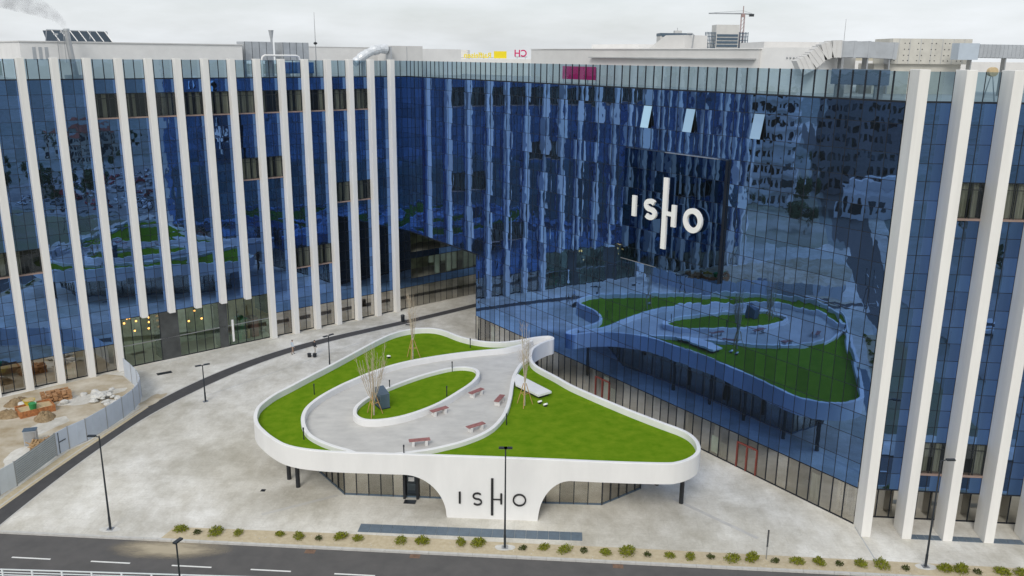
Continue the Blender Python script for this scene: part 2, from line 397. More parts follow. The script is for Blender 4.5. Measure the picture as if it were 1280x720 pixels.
# ================================================================== SETTING: ground sheets
def sheet(name, poly, z, m, label=None, kind='structure', parent=None):
    b = MB(); P = poly if area2(poly) > 0 else poly[::-1]
    b.poly([(p[0], p[1], z) for p in P], m)
    return tag(b.build(name, parent), None, None, None, kind)
KX = lambda x: 52.14 - 0.0705 * x                    # kerb line of the front road
sheet('terrain', [(-3000, -3000), (3000, -3000), (3000, 3000), (-3000, 3000)], -0.16, M['field'])
b = MB()
b.prism([(-75, KX(-75)), (75, KX(75)), (75, 150), (-75, 150)], -0.6, 0.0, M['plaza'])
tag(b.build('plaza'), kind='structure')
sheet('front_road', [(-400, KX(-400) + .1), (-400, KX(-400) - 6.0), (400, KX(400) - 6.0), (400, KX(400) + .1)], -0.12, M['asph'])
sheet('far_pavement', [(-400, KX(-400) - 6.0), (-400, KX(-400) - 10.5), (400, KX(400) - 10.5), (400, KX(400) - 6.0)], -0.03, M['plaza'])
# kerb stones along the road, each a stone of its own
kerb = thing('kerb', 'long pale stone kerb between the planted gravel strip and the road', 'kerb', (0, 52.1, 0))
kw, kl = 0.22, 1.0
rdir = Vector((1, -0.0705, 0)).normalized()
kF = frame((0, KX(0), 0), rdir)
kb = MB(); kb.box((-kl / 2 + .008, -kw, -0.2), (kl / 2 - .008, 0, 0.02), M['kerb']); kme = kb.mesh('kerb_stone')
for i in range(-42, 40):
    o = link('kerb_stone', kme, kerb); o.matrix_local = Matrix.Translation((0, -52.1, 0)) @ kF @ Matrix.Translation((i * kl, 0.0, random.uniform(-.004, .004)))
# lane dashes
for i, x in enumerate([-56, -47.5, -39, -31.9, -26.4, -20.85, -15.5, -9.9, -4.4, 1.1, 6.6, 12.1, 17.6, 23.1, 28.6]):
    q = [kF @ Vector((x + a, -2.98 + c, 0)) for a, c in ((-1.35, -.07), (1.35, -.07), (1.35, .07), (-1.35, .07))]
    b = MB(); b.poly([(p.x, p.y, -0.116) for p in q], M['paint']); o = b.build('lane_mark'); tag(o, kind='structure')
# dried concrete spill on the road by the left end of the planting
def blob(c, rx, ry, rot, n=28, jit=.25):
    out = []
    for k in range(n):
        t = 2 * math.pi * k / n; r = 1 + random.uniform(-jit, jit)
        x, y = rx * r * math.cos(t), ry * r * math.sin(t)
        out.append((c[0] + x * math.cos(rot) - y * math.sin(rot), c[1] + x * math.sin(rot) + y * math.cos(rot)))
    return smooth_poly(out, 1)
def spill_mat(name, c):
    m, nt, p, o = base_mat(name); p.inputs['Roughness'].default_value = .95
    tcn = nt.nodes.new('ShaderNodeTexCoord'); n = nt.nodes.new('ShaderNodeTexNoise'); n.inputs['Scale'].default_value = 1.6; n.inputs['Detail'].default_value = 8; n.inputs['Roughness'].default_value = .65
    nt.links.new(tcn.outputs['Object'], n.inputs['Vector'])
    gr = nt.nodes.new('ShaderNodeVectorMath'); gr.operation = 'LENGTH'; nt.links.new(tcn.outputs['Object'], gr.inputs[0])
    sb = nt.nodes.new('ShaderNodeMath'); sb.operation = 'MULTIPLY_ADD'; sb.inputs[1].default_value = -1.0; sb.inputs[2].default_value = 1.12
    nt.links.new(gr.outputs['Value'], sb.inputs[0])
    ad = nt.nodes.new('ShaderNodeMath'); ad.operation = 'MULTIPLY'; nt.links.new(sb.outputs[0], ad.inputs[0]); nt.links.new(n.outputs['Fac'], ad.inputs[1])
    mr = nt.nodes.new('ShaderNodeMapRange'); mr.inputs[1].default_value = .08; mr.inputs[2].default_value = .42; nt.links.new(ad.outputs[0], mr.inputs[0])
    p.inputs['Base Color'].default_value = (*c, 1)
    t = nt.nodes.new('ShaderNodeBsdfTransparent'); ms = nt.nodes.new('ShaderNodeMixShader')
    nt.links.new(mr.outputs[0], ms.inputs[0]); nt.links.new(t.outputs[0], ms.inputs[1]); nt.links.new(p.outputs[0], ms.inputs[2]); nt.links.new(ms.outputs[0], o.inputs['Surface'])
    return m
sp = spill_mat('dried_sand_spill', (0.42, 0.36, 0.26))
b = MB(); b.poly([(math.cos(t * .3142), math.sin(t * .3142), 0) for t in range(20)], sp)
o = b.build('road_spill', mw=Matrix.Translation((-23.3, 52.75, -0.114)) @ Matrix.Diagonal((4.6, 1.5, 1, 1)), kind='structure')
# gravel planting strip
gs = [(-24.3, KX(-24.3)), (-23.9, 55.35), (-10.55, 54.62), (-2.05, 53.86), (7.89, 53.2), (17.6, 52.46), (25.0, 51.9), (34.3, 51.15), (60, 49.3), (60, KX(60))]
sheet('gravel_strip', [(x, y) for x, y in gs], 0.008, M['gravel'])
b = MB()
for i in range(420):
    x = random.uniform(-23.5, 36); y0 = KX(x) + .05; t = (x + 24.3) / 58; y1 = KX(x) + 1.45 - .9 * max(0, t) * .9
    y = random.uniform(y0, max(y0 + .1, y1)); r = random.uniform(.015, .04)
    b.ball((x, y, .01 + r * .4), (r, r, r * .7), M['gravel'] if random.random() < .7 else M['rubble'], 5, 3)
tag(b.build('gravel_stones'), kind='stuff')
# curved cycle lane of dark asphalt
RU = [(-38.3, 52.5), (-37.91, 58.06), (-37.61, 60.22), (-37.32, 62.58), (-36.97, 65.03), (-36.57, 67.59), (-36.09, 70.25), (-35.62, 73.18), (-35.08, 76.25), (-34.25, 78.95), (-32.68, 83.28), (-31.01, 86.95), (-29.05, 90.4), (-25.67, 95.24), (-21.59, 99.32), (-16.84, 102.86), (-13.5, 105.7), (-10.0, 109.1), (-5.15, 113.6), (2.0, 120.5), (12, 130)]
RL = [(-36.5, 52.5), (-36.46, 55.52), (-36.25, 57.22), (-36.02, 60.12), (-35.82, 62.74), (-35.49, 65.36), (-35.06, 68.01), (-34.6, 71.12), (-34.1, 74.12), (-33.3, 76.97), (-31.7, 80.89), (-30.1, 84.83), (-28.2, 88.88), (-25.0, 93.89), (-21.0, 97.81), (-16.4, 101.5), (-13.2, 104.2), (-9.8, 107.6), (-5.0, 112.0), (2.4, 118.8), (12.6, 128.5)]
ru, rl = cat_rom(smooth_poly(RU, 2, False), 4), cat_rom(smooth_poly(RL, 2, False), 4)
b = MB()
for i in range(len(ru) - 1):
    b.poly([(*ru[i], .006), (*rl[i], .006), (*rl[i + 1], .006), (*ru[i + 1], .006)], M['asph2'])
tag(b.build('cycle_lane'), kind='structure')
b = MB()
for P, s in ((ru, .14), (rl, -.14)):
    Q = offset_poly(P, s, False)
    for i in range(len(P) - 1):
        for A_, B_, z in ((P, Q, .012),):
            b.poly([(*A_[i], z), (*B_[i], z), (*B_[i + 1], z), (*A_[i + 1], z)] if s < 0 else [(*A_[i], z), (*A_[i + 1], z), (*B_[i + 1], z), (*B_[i], z)], M['kerb'])
tag(b.build('lane_edging'), kind='structure')
# building site soil
site = [(-38.9, 57.5), (-38.45, 61.16), (-37.85, 67.8), (-36.9, 69.17), (-36.15, 72.55), (-35.8, 74.82), (-35.7, 76.72), (-35.9, 78.1), (-36.4, 79.6), (-38.4, 82.6), (-40.6, 85.2), (-42.5, 85.6), (-46, 82.4), (-52, 76.8), (-62, 68.5), (-66, 60), (-60, 56)]
sheet('site_soil', site, 0.007, M['soil'])
for c, rx, ry, rot in (((-41.5, 78.8), 2.2, 1.3, .6), ((-42.0, 72.5), 2.2, 1.2, 1.2), ((-39.5, 80.9), 1.2, .7, .8), ((-40.5, 66), 1.5, 2.8, .2)):
    sheet('concrete_patch', blob(c, rx, ry, rot), 0.011, M['plaza'])
# paving joints on the plaza
b = MB()
def joint(p, q, w=.05):
    p, q = Vector((*p, 0)), Vector((*q, 0)); d = (q - p).normalized(); n = Vector((-d.y, d.x, 0)) * w / 2
    b.poly([(v.x, v.y, .004) for v in (p - n, q - n, q + n, p + n)], M['roof'])
joint((24.98, 56.3), (24.75, 51.98), .09)
for s_, t_ in (((-30, 80), (-12.5, 104)), ((-46, 82.2), (-15, 109))): joint(s_, t_, .06)
tag(b.build('paving_joint'), kind='structure')
b = MB()
for p, q in (((-18.2, 57.2), (-13.2, 60.2)), ((12.5, 60.2), (17.5, 54.6))):
    joint(p, q, .34)
for f in list(b.m): pass
b.mats = [M['plaza_light']]; tag(b.build('paving_strip'), kind='structure')

# ================================================================== BUILDINGS
A1 = Vector((-48.539, 81.159, 0)); U1 = Vector((0.75502, 0.65570, 0)); BAY = 2.9076
A2 = Vector((-3.985, 98.161, 0)); U2 = Vector((0.57266, -0.81979, 0))
B3 = Vector((25.03, 56.62, 0)); U3 = Vector((0.9968, -0.0797, 0)).normalized(); BAY3 = 2.80
F1, F2, F3 = frame(A1, U1), frame(A2, U2), frame(B3, U3)
TOP, PB = 32.0, 30.1
FL = [28.7 - 3.67 * i for i in range(7)]            # tops of the window bands
CAMP = Vector((0, 0, 32))

pane_cache = {}
def pane_geo(w, h, amp, n=4):
    vs, fs = [], []
    for j in range(n + 1):
        for i in range(n + 1):
            a, c = 2 * i / n - 1, 2 * j / n - 1
            vs.append((a * w / 2, -amp * (1 - a * a) * (1 - c * c), c * h / 2))
    for j in range(n):
        for i in range(n):
            q = j * (n + 1) + i; fs.append((q, q + 1, q + n + 2, q + n + 1))
    return vs, fs
AMPS = (-0.0012, 0.0012, 0.0020, 0.0028, -0.0004, 0.0006)
class Facade:
    def __init__(s, root): s.root = root; s.cells = []; s.mull = MB()
    def cell(s, F, x0, x1, z0, z1, m, tilt=(0.0024, 0.0016), n=4, y=0.0, rx=None):
        s.cells.append((F, x0, x1, z0, z1, m, tilt, n, y, rx))
    def vbar(s, F, x, z0, z1, w=.06, d=.016, y=0): s.mull.box((x - w / 2, y - d, z0), (x + w / 2, y + .02, z1), M['mull'], F)
    def hbar(s, F, x0, x1, z, w=.05, d=.012, y=0, m=None): s.mull.box((x0, y - d, z - w / 2), (x1, y + .015, z + w / 2), m or M['mull'], F)
    def finish(s, limit=300):
        inv = s.root.matrix_basis.inverted() if False else Matrix.Translation(-Vector(s.root.location))
        def dist(c):
            F, x0, x1, z0, z1 = c[:5]; p = F @ Vector(((x0 + x1) / 2, 0, (z0 + z1) / 2)); return (p - CAMP).length / math.sqrt((x1 - x0) * (z1 - z0))
        s.cells.sort(key=dist)
        rest = MB()
        for i, (F, x0, x1, z0, z1, m, tilt, n, y, rx) in enumerate(s.cells):
            w, h = x1 - x0 - .03, z1 - z0 - .03; k = random.randrange(4) if z1 > 14 and F is not F3 else 4 + random.randrange(2)
            calm = .45 if z1 < 14 else .8 if x1 > 38 else 1.0
            R = Matrix.Rotation(random.gauss(0, tilt[0] * calm), 4, 'Z') @ Matrix.Rotation(rx if rx is not None else random.gauss(0, tilt[1] * calm), 4, 'X')
            T = F @ Matrix.Translation(((x0 + x1) / 2, y, (z0 + z1) / 2)) @ R
            key = (round(w, 3), round(h, 3), m.name, k if n > 1 else 0, n)
            if i < limit:
                if key not in pane_cache:
                    b = MB(); vs, fs = pane_geo(w, h, AMPS[k], n); b.v = vs
                    for f in fs: b.face(f, m, True)
                    pane_cache[key] = b.mesh('pane')
                link('pane', pane_cache[key], s.root, mw=inv @ T)
            else:
                vs, fs = pane_geo(w, h, AMPS[k], n); o = len(rest.v)
                rest.v += [tuple(inv @ T @ Vector(v)) for v in vs]
                for f in fs: rest.face([o + q for q in f], m, True)
        if rest.f: rest.build('pane', s.root, 'stuff')
        if s.mull.f:
            s.mull.v = [tuple(inv @ Vector(v)) for v in s.mull.v]
            s.mull.build('mullion', s.root, 'stuff')

curt = {}
def open_window(root, F, x0, x1, z0, z1, seed):
    """a bay of windows without mirror film: frame, recess, curtains and sill"""
    rnd = random.Random(seed); inv = Matrix.Translation(-Vector(root.location)) @ F
    w, h = x1 - x0, z1 - z0
    b = MB(); d = .42
    b.box((0, d, 0), (w, d + .05, h), M['core']); b.box((0, .02, 0), (.04, d, h), M['frame']); b.box((w - .04, .02, 0), (w, d, h), M['frame'])
    b.box((.04, .02, h - .05), (w - .04, d, h), M['frame'])
    for i in (1, 2): b.box((w * i / 3 - .03, -.02, .14), (w * i / 3 + .03, .05, h - .05), M['frame'])
    b.box((.04, -.01, h * .80), (w - .04, .04, h * .80 + .05), M['frame'])
    o = b.build('window', root, mw=inv @ Matrix.Translation((x0, 0, z0)))
    s = MB(); s.box((.0, -.10, 0), (w, .40, .14), M['sill']); s.build('sill', o)
    for i in range(3):
        if rnd.random() < .22: continue
        c = MB(); n = 14; a0 = w * i / 3 + .05; a1 = w * (i + 1) / 3 - .05
        if rnd.random() < .6: a1 -= (a1 - a0) * rnd.uniform(.15, .5)
        for k in range(n):
            for kk in (0, 1):
                t = (k + kk) / n; xx = a0 + (a1 - a0) * t; yy = .30 + .05 * math.sin((k + kk) * 1.7)
                c.v += [(xx, yy, .16), (xx, yy, h - .06)]
            q = len(c.v) - 4; c.face((q, q + 2, q + 3, q + 1), M['curtain'])
        c.build('curtain', o)
    p = MB(); p.poly([(.04, .025, .14), (w - .04, .025, .14), (w - .04, .025, h - .05), (.04, .025, h - .05)], M['clear_dim']); p.build('pane', o)
M['clear_dim'] = clear_glass('window_clear_glass', (0.80, 0.83, 0.80), 0.04, (0.7, 0.8, 0.9))

def prism_part(name, root, polys, m, top=None):
    b = MB(); lo = Vector(root.location)
    for poly, z0, z1 in polys: b.prism([(p[0] - lo.x, p[1] - lo.y) for p in poly], z0, z1, m, top)
    return b.build(name, root)
def quadF(F, x0, x1, y0, y1): return [tuple((F @ Vector((x, y, 0))).to_2d()) for x, y in ((x0, y0), (x1, y0), (x1, y1), (x0, y1))]

# ------------------------------------------------------------------ left wing
L0 = F1 @ Vector((17, 9, 0))
wing = thing('office_building', 'long office wing with closely spaced white fins on blue glass, left of the corner', 'office building', tuple(L0))
fc = Facade(wing); pw = BAY / 3; X0, XN, XP = -4 * BAY, 16 * BAY, 25 * BAY
openw = {}
for k in range(3, 14): openw[(k, 0)] = 1
for k in (8, 9): openw[(k, 2)] = 1
for k in (12, 13): openw[(k, 3)] = 1
for k in (10, 11): openw[(k, 5)] = 1
for k in (-2, -1, 0): openw[(k, 4)] = 1
for k in range(-4, 16):
    ent = 3 <= k < 9
    for j in range(3):
        x0 = k * BAY + j * pw; x1 = x0 + pw
        if ent:
            fc.cell(F1, x0, x1, .12, 2.45, M['lobby'], n=1); fc.cell(F1, x0, x1, 2.45, 5.4, M['lobby'], n=1)
            fc.cell(F1, x0, x1, 5.43, 6.68, M['blue'])
        else:
            fc.cell(F1, x0, x1, .12, 2.9, M['clear'], n=1)
            fc.cell(F1, x0, x1, 2.9, 4.18, M['blue2'])
        for i, T in enumerate(FL):
            nxt = PB if i == 0 else FL[i - 1] - 2.5
            fc.cell(F1, x0, x1, T, nxt, M['blue2'])
            if (k, i) in openw or (ent and i == 6): continue
            fc.cell(F1, x0, x1, T - 2.5, T - 1.25, M['blue']); fc.cell(F1, x0, x1, T - 1.25, T, M['blue'])
        fc.cell(F1, x0, x1, PB, TOP, M['parapet'], n=1)
        fc.vbar(F1, x0, .12, PB, .04); fc.vbar(F1, x0, PB, TOP, .08, .03); fc.vbar(F1, x0, .1, 2.9 if not ent else 5.4, .07, .025)
    fc.hbar(F1, k * BAY, (k + 1) * BAY, .06, .12); fc.hbar(F1, k * BAY, (k + 1) * BAY, PB, .12)
    fc.hbar(F1, k * BAY, (k + 1) * BAY, 5.42 if ent else 2.9, .07)
    if ent: fc.hbar(F1, k * BAY, (k + 1) * BAY, 2.45, .08, .05, m=M['metal'])
    for i, T in enumerate(FL):
        for z in (T, T - 1.25, T - 2.5):
            if ent and z < 5.5 or (k, i) in openw and z == T - 1.25: continue
            fc.hbar(F1, k * BAY, (k + 1) * BAY, z, .035)
for (k, i) in openw: open_window(wing, F1, k * BAY + .65, (k + 1) * BAY, FL[i] - 2.5, FL[i], k * 31 + i)
# clear office storeys in the passage below the bridging storeys
for c in range(27):
    x0 = XN + c * pw; x1 = x0 + pw
    fc.cell(F1, x0, x1, .12, 2.9, M['clear'], n=1)
    fc.cell(F1, x0, x1, 2.9, 4.0, M['blue2']); fc.cell(F1, x0, x1, 6.7, 7.55, M['blue2'])
    fc.cell(F1, x0, x1, 4.0, 6.7, M['clear_dim'], n=1); fc.cell(F1, x0, x1, 7.55, 10.35, M['clear_dim'], n=1)
    fc.vbar(F1, x0, .12, 10.35, .05)
for z in (2.9, 4.0, 6.7, 7.55): fc.hbar(F1, XN, XP, z, .05)
fc.finish()
bl = MB()
rb = random.Random(5)
for c in range(27):
    for z0, z1 in ((4.05, 6.65), (7.6, 10.3)):
        if rb.random() < .45:
            a = XN + c * pw + .06; dz = rb.choice((.0, .2, .9, 1.6))
            q = Matrix.Translation(-L0) @ F1
            b = MB(); b.box((a, .18, z0 + dz), (a + pw - .12, .2, z1), M['blind']); o = b.build('roller_blind', wing, mw=q)
# solid core, rooms and lobby
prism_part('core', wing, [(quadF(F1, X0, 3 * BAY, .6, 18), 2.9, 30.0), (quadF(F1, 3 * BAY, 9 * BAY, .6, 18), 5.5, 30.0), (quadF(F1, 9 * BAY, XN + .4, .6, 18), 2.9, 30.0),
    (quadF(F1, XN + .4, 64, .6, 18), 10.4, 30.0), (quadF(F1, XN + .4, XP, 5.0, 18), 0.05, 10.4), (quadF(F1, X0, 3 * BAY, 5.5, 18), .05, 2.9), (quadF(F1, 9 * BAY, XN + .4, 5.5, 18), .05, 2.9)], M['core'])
prism_part('roof', wing, [(quadF(F1, X0, 64, .12, 18), 30.0, 30.08)], M['roof'])
fl = [(quadF(F1, X0, XP, .05, 5.0), .008, .05), (quadF(F1, 3 * BAY, 9 * BAY, 5.0, 9), .008, .05), (quadF(F1, XN + .4, XP, .1, 5.0), 3.0, 3.9), (quadF(F1, XN + .4, XP, .1, 5.0), 6.75, 7.5)]
prism_part('room_floor', wing, fl, M['roomfloor'])
prism_part('room_wall', wing, [(quadF(F1, X0, 3 * BAY, 5.2, 5.5), .05, 2.9), (quadF(F1, XN + .4, XP, 4.8, 5.0), .05, 10.3)], M['lobbyg'])
prism_part('room_wall', wing, [(quadF(F1, 9 * BAY, XN, 3.2, 3.5), .05, 2.9), (quadF(F1, 7.3 * BAY, 9 * BAY, 3.6, 3.9), .05, 5.5)] + [(quadF(F1, x, x + .15, .3, 3.2), .05, 2.9) for x in (10.4 * BAY, 12.1 * BAY, 13.9 * BAY)], M['warm'])
prism_part('lobby_wall', wing, [(quadF(F1, 3 * BAY, 7.3 * BAY, 4.6, 5.0), .05, 5.5)], M['lobbyg'])
prism_part('portal', wing, [(quadF(F1, 4.68 * BAY, 5.37 * BAY, -.05, 2.2), .0, 5.38)], M['portal'])
prism_part('portal', wing, [(quadF(F1, 6.93 * BAY, 7.28 * BAY, -.05, 1.4), .0, 5.38)], M['portal'])
b = MB(); b.box((7.42 * BAY, -.12, .5), (7.5 * BAY, -.05, 3.1), M['letterw'], Matrix.Translation(-L0) @ F1); b.build('white_totem', wing)
# white fins
FD, FW = 0.75, 0.65
for k in range(-4, 16):
    z0 = 5.35 if 4 <= k < 9 else 0.0
    b = MB(); b.box((0, -FD, z0), (FW, .05, 32.12), M['fin']); b.build('fin', wing, mw=Matrix.Translation(-L0) @ F1 @ Matrix.Translation((k * BAY, 0, 0)), bevel=.025)
# rooftop penthouse of the wing
b = MB(); q = Matrix.Translation(-L0) @ F1
b.box((4.16, 3, 30.08), (26.5, 12, 33.55), M['white'], q, M['roof'])
b.box((4.06, 2.9, 33.55), (26.6, 12.1, 33.66), M['offwhite'], q)
for i in range(3): b.box((5.2 + i * .55, 2.97, 31.9), (5.5 + i * .55, 3.01, 33.1), M['duct'], q)
b.build('penthouse', wing)

# ------------------------------------------------------------------ right block
SN, S1 = -16.46, 50.62
R0 = Vector((20, 82, 0))
block = thing('office_building', 'blue mirror glass office block with big white letters, right of the corner', 'office building', tuple(R0))
fc = Facade(block); nc = 67; pw2 = (S1 - SN) / nc
H2 = []
for i, T in enumerate(FL): H2 += [(T - 1.9, T), (T - 3.67 if i < 6 else 2.9, T - 1.9)]
vents = {27: .42, 28: 0, 40: .4, 34: .38}
vent_cols = [int((s_ - SN) / pw2) for s_ in (27.3, 32.0, 39.3)]
box_c0, box_c1 = int((24.6 - SN) / pw2), int((36.5 - SN) / pw2)
for c in range(nc):
    x0 = SN + c * pw2; x1 = x0 + pw2; low = x1 <= 0.1
    for i, (z0, z1) in enumerate(H2):
        if low and z1 < 10.5: continue
        if i == 0 and c in vent_cols:
            fc.cell(F2, x0, x1, z0, z1, M['vent_glass'], n=1, y=-.20, rx=-.20, tilt=(.001, 0)); continue
        fc.cell(F2, x0, x1, z0, z1, M['blue'] if i % 2 == 0 else M['blue2'])
    fc.cell(F2, x0, x1, FL[0], PB, M['blue2']); fc.cell(F2, x0, x1, PB, TOP, M['parapet'], n=1)
    if not low: fc.cell(F2, x0, min(x1, 49.0) if x1 < 49.2 else x1, .12, 2.9, M['clear'], n=1)
    fc.vbar(F2, x0, 10.4 if low else .12, PB, .04); fc.vbar(F2, x0, PB, TOP, .11, .03)
    if not low: fc.vbar(F2, x0, .1, 2.9, .085, .03)
    if low or c == 0: pass
for z0, z1 in H2:
    fc.hbar(F2, SN if z0 > 10 else 0, S1, z0, .035)
fc.hbar(F2, SN, S1, PB, .12); fc.hbar(F2, SN, S1, FL[0], .04); fc.hbar(F2, 0, S1, 2.9, .08); fc.hbar(F2, 0, S1, .06, .12)
fc.hbar(F2, SN, 0, 10.4, .14, .06)
# end front facing the road
open3 = {(1, 1), (2, 1), (1, 6), (2, 6)}
pw3 = BAY3 / 3
for k in range(6):
    for j in range(3):
        x0 = k * BAY3 + j * pw3; x1 = x0 + pw3
        fc.cell(F3, x0, x1, .12, 2.95, M['clear'], n=1, y=1.2)
        fc.vbar(F3, x0, .0, 2.95, .08, .03, y=1.2)
        fc.cell(F3, x0, x1, 2.9, 4.18, M['blue2'])
        for i, T in enumerate(FL):
            fc.cell(F3, x0, x1, T, PB if i == 0 else FL[i - 1] - 2.5, M['blue2'])
            if (k, i) in open3: continue
            fc.cell(F3, x0, x1, T - 2.5, T - 1.25, M['blue']); fc.cell(F3, x0, x1, T - 1.25, T, M['blue'])
        fc.cell(F3, x0, x1, PB, TOP, M['parapet'], n=1); fc.vbar(F3, x0, 2.9, TOP, .05)
    fc.hbar(F3, k * BAY3, (k + 1) * BAY3, PB, .12); fc.hbar(F3, k * BAY3, (k + 1) * BAY3, 2.9, .1); fc.hbar(F3, k * BAY3, (k + 1) * BAY3, .06, .12, y=1.2)
    for i, T in enumerate(FL):
        for z in (T, T - 1.25, T - 2.5):
            if (k, i) in open3 and z == T - 1.25: continue
            fc.hbar(F3, k * BAY3, (k + 1) * BAY3, z, .035)
for (k, i) in open3: open_window(block, F3, k * BAY3 + .65, (k + 1) * BAY3, FL[i] - 2.5, FL[i], k * 17 + i)
fc.finish()
# small return of shop glass at the foot of the corner
b = MB(); q = Matrix.Translation(-R0)
pA, pB = F2 @ Vector((49.05, 0, 0)), F3 @ Vector((0.0, 1.2, 0))
b.poly([tuple(q @ Vector((p.x, p.y, z))) for p, z in ((pA, .1), (pB, .1), (pB, 2.9), (pA, 2.9))], M['clear']); b.build('corner_pane', block)
inn2 = lambda s_, d: (F2 @ Vector((s_, d, 0))).to_2d()
inn3 = lambda s_, d: (F3 @ Vector((s_, d, 0))).to_2d()
P2c = inn3(0.9, .6)
full = [inn2(SN + .6, .6), inn2(S1 - .9, .6), P2c, inn3(16.8, .6), inn3(17.5, 18), inn2(SN + .6, 20)]
mid = [inn2(.3, .6)] + full[1:5] + [inn2(.3, 20)]
gnd = [inn2(.3, 5)] + [inn2(44.5, 5), inn3(3.2, 6), inn3(16.8, 6)] + [full[4], inn2(.3, 20)]
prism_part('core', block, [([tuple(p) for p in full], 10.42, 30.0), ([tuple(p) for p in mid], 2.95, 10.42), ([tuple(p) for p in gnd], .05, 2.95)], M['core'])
rf = [inn2(SN + .1, .12), inn2(S1 - .2, .12), inn3(.1, .12), inn3(16.8, .12), inn3(17.5, 18), inn2(SN + .1, 20)]
prism_part('roof', block, [([tuple(p) for p in rf], 30.0, 30.08)], M['roof'])
prism_part('soffit', block, [(quadF(F2, SN, .05, .03, 20), 10.30, 10.42)], M['dark'])
prism_part('room_floor', block, [(quadF(F2, .1, 48.5, .06, 5.2), .008, .05), (quadF(F3, .2, 16.8, 1.28, 6.2), .009, .052)], M['roomfloor'])
prism_part('room_wall', block, [(quadF(F2, .1, 44.0, 4.7, 4.95), .05, 2.9), (quadF(F3, 3.6, 16.8, 5.6, 5.9), .05, 2.9)] + [(quadF(F2, x, x + .2, .4, 4.7), .05, 2.9) for x in (5.5, 13.2, 19.6, 27.3, 33.4, 39.2, 44.3)], M['room'])
prism_part('column', block, [(quadF(F2, x, x + .45, .5, .95), .05, 2.9) for x in (4.3, 12.4, 20.5, 28.5, 36.6, 43.6)], M['offwhite'])
# dark end wall beside the passage
b = MB(); b.box((.0, .0, .0), (.28, 20, 10.35), M['mull'], Matrix.Translation(-R0) @ F2); b.build('end_wall', block)
# red door frames in the shop front
for s_ in (21.2, 39.4):
    fr = MB()
    for a in (0, 1.0, 2.0): fr.box((a - .045, -.10, .05), (a + .045, .03, 2.25), M['red'])
    fr.box((-.045, -.10, 2.2), (2.045, .03, 2.3), M['red'])
    fr.build('door_frame', block, mw=Matrix.Translation(-R0) @ F2 @ Matrix.Translation((SN + round((s_ - SN) / pw2) * pw2, 0, 0)))
for k in range(0, 6):
    b = MB(); b.box((0, -1.70, 0), (.65, .05, 32.12), M['fin']); b.build('fin', block, mw=Matrix.Translation(-R0) @ F3 @ Matrix.Translation((k * BAY3, 0, 0)), bevel=.025)
# rooftop volumes of the block
b = MB(); q = Matrix.Translation(-R0) @ F2
b.box((1.65, 6, 30.08), (12.2, 13, 33.40), M['offwhite'], q); b.box((12.2, 6.02, 30.08), (33.5, 13, 33.42), M['offwhite'], q)
b.box((12.2, 5.5, 32.58), (33.3, 6.0, 32.68), M['roof'], q); b.box((1.5, 5.9, 33.42), (33.6, 13.1, 33.5), M['white'], q)
b.build('penthouse', block)
b = MB(); b.box((7.3, 10, 33.5), (14.6, 12.5, 33.98), M['white'], q); b.build('roof_box', block)
b = MB()
for (x0, x1) in ((18.3, 23.1),):
    ps = [(18.3, 8, 33.5), (23.1, 8, 33.5), (23.1, 11, 33.5), (18.3, 11, 33.5), (20.6, 8, 34.72), (23.1, 8, 34.72), (23.1, 11, 34.72), (20.6, 11, 34.72)]
    n = len(b.v); b.v += [tuple(q @ Vector(p)) for p in ps]
    for f in ((0, 3, 2, 1), (4, 5, 6, 7), (0, 1, 5, 4), (1, 2, 6, 5), (2, 3, 7, 6), (3, 0, 4, 7)): b.face([n + i for i in f], M['offwhite'])
b.build('roof_light', block)
b = MB(); b.tube([tuple(q @ Vector(p)) for p in ((23.6, 8.5, 33.5), (23.75, 8.5, 34.7), (23.5, 8.5, 34.85), (22.9, 8.5, 34.85))], .07, M['metal'], 6); b.build('pipe', block)
b = MB(); b.box((33.5, 6.3, 30.08), (39.2, 11, 33.55), M['white'], q, M['roof'])
for i in range(5): b.ball(tuple(q @ Vector((36.2 + i * .32, 6.28, 32.75))), .09, M['metal'], 6, 4)
b.build('stair_head', block)

for k, lab in ((1, 'blue grey floor slab between the second and third white fin at the right'), (2, 'blue grey floor slab between the third and fourth white fin at the right'), (3, 'blue grey floor slab right of the fourth white fin')):
    t = thing('floor_grating', lab, 'floor slab', tuple(F3 @ Vector((k * BAY3 + .65, -1.66, 0))), math.atan2(U3.y, U3.x)); b = MB()
    for i in range(4): g = MB(); g.box((.02 + i * .53, .0, .0), (.53 + i * .53 - .01, .62, .025), M['paving']); g.build('slab', t)

sheet('dirt_patch', blob((-34.9, 78.6), .75, 2.0, -.25), .0125, M['soil'])
sheet('gravel_verge', [(-38.6, 56.5), (-38.2, 61.1), (-37.4, 67.6), (-36.6, 69.3), (-35.9, 72.6), (-35.5, 75), (-35.1, 77.2), (-34.55, 77), (-35.2, 73.2), (-36.2, 67.6), (-37.0, 62.6), (-37.6, 58), (-37.8, 56.5)], .0105, M['gravel'])

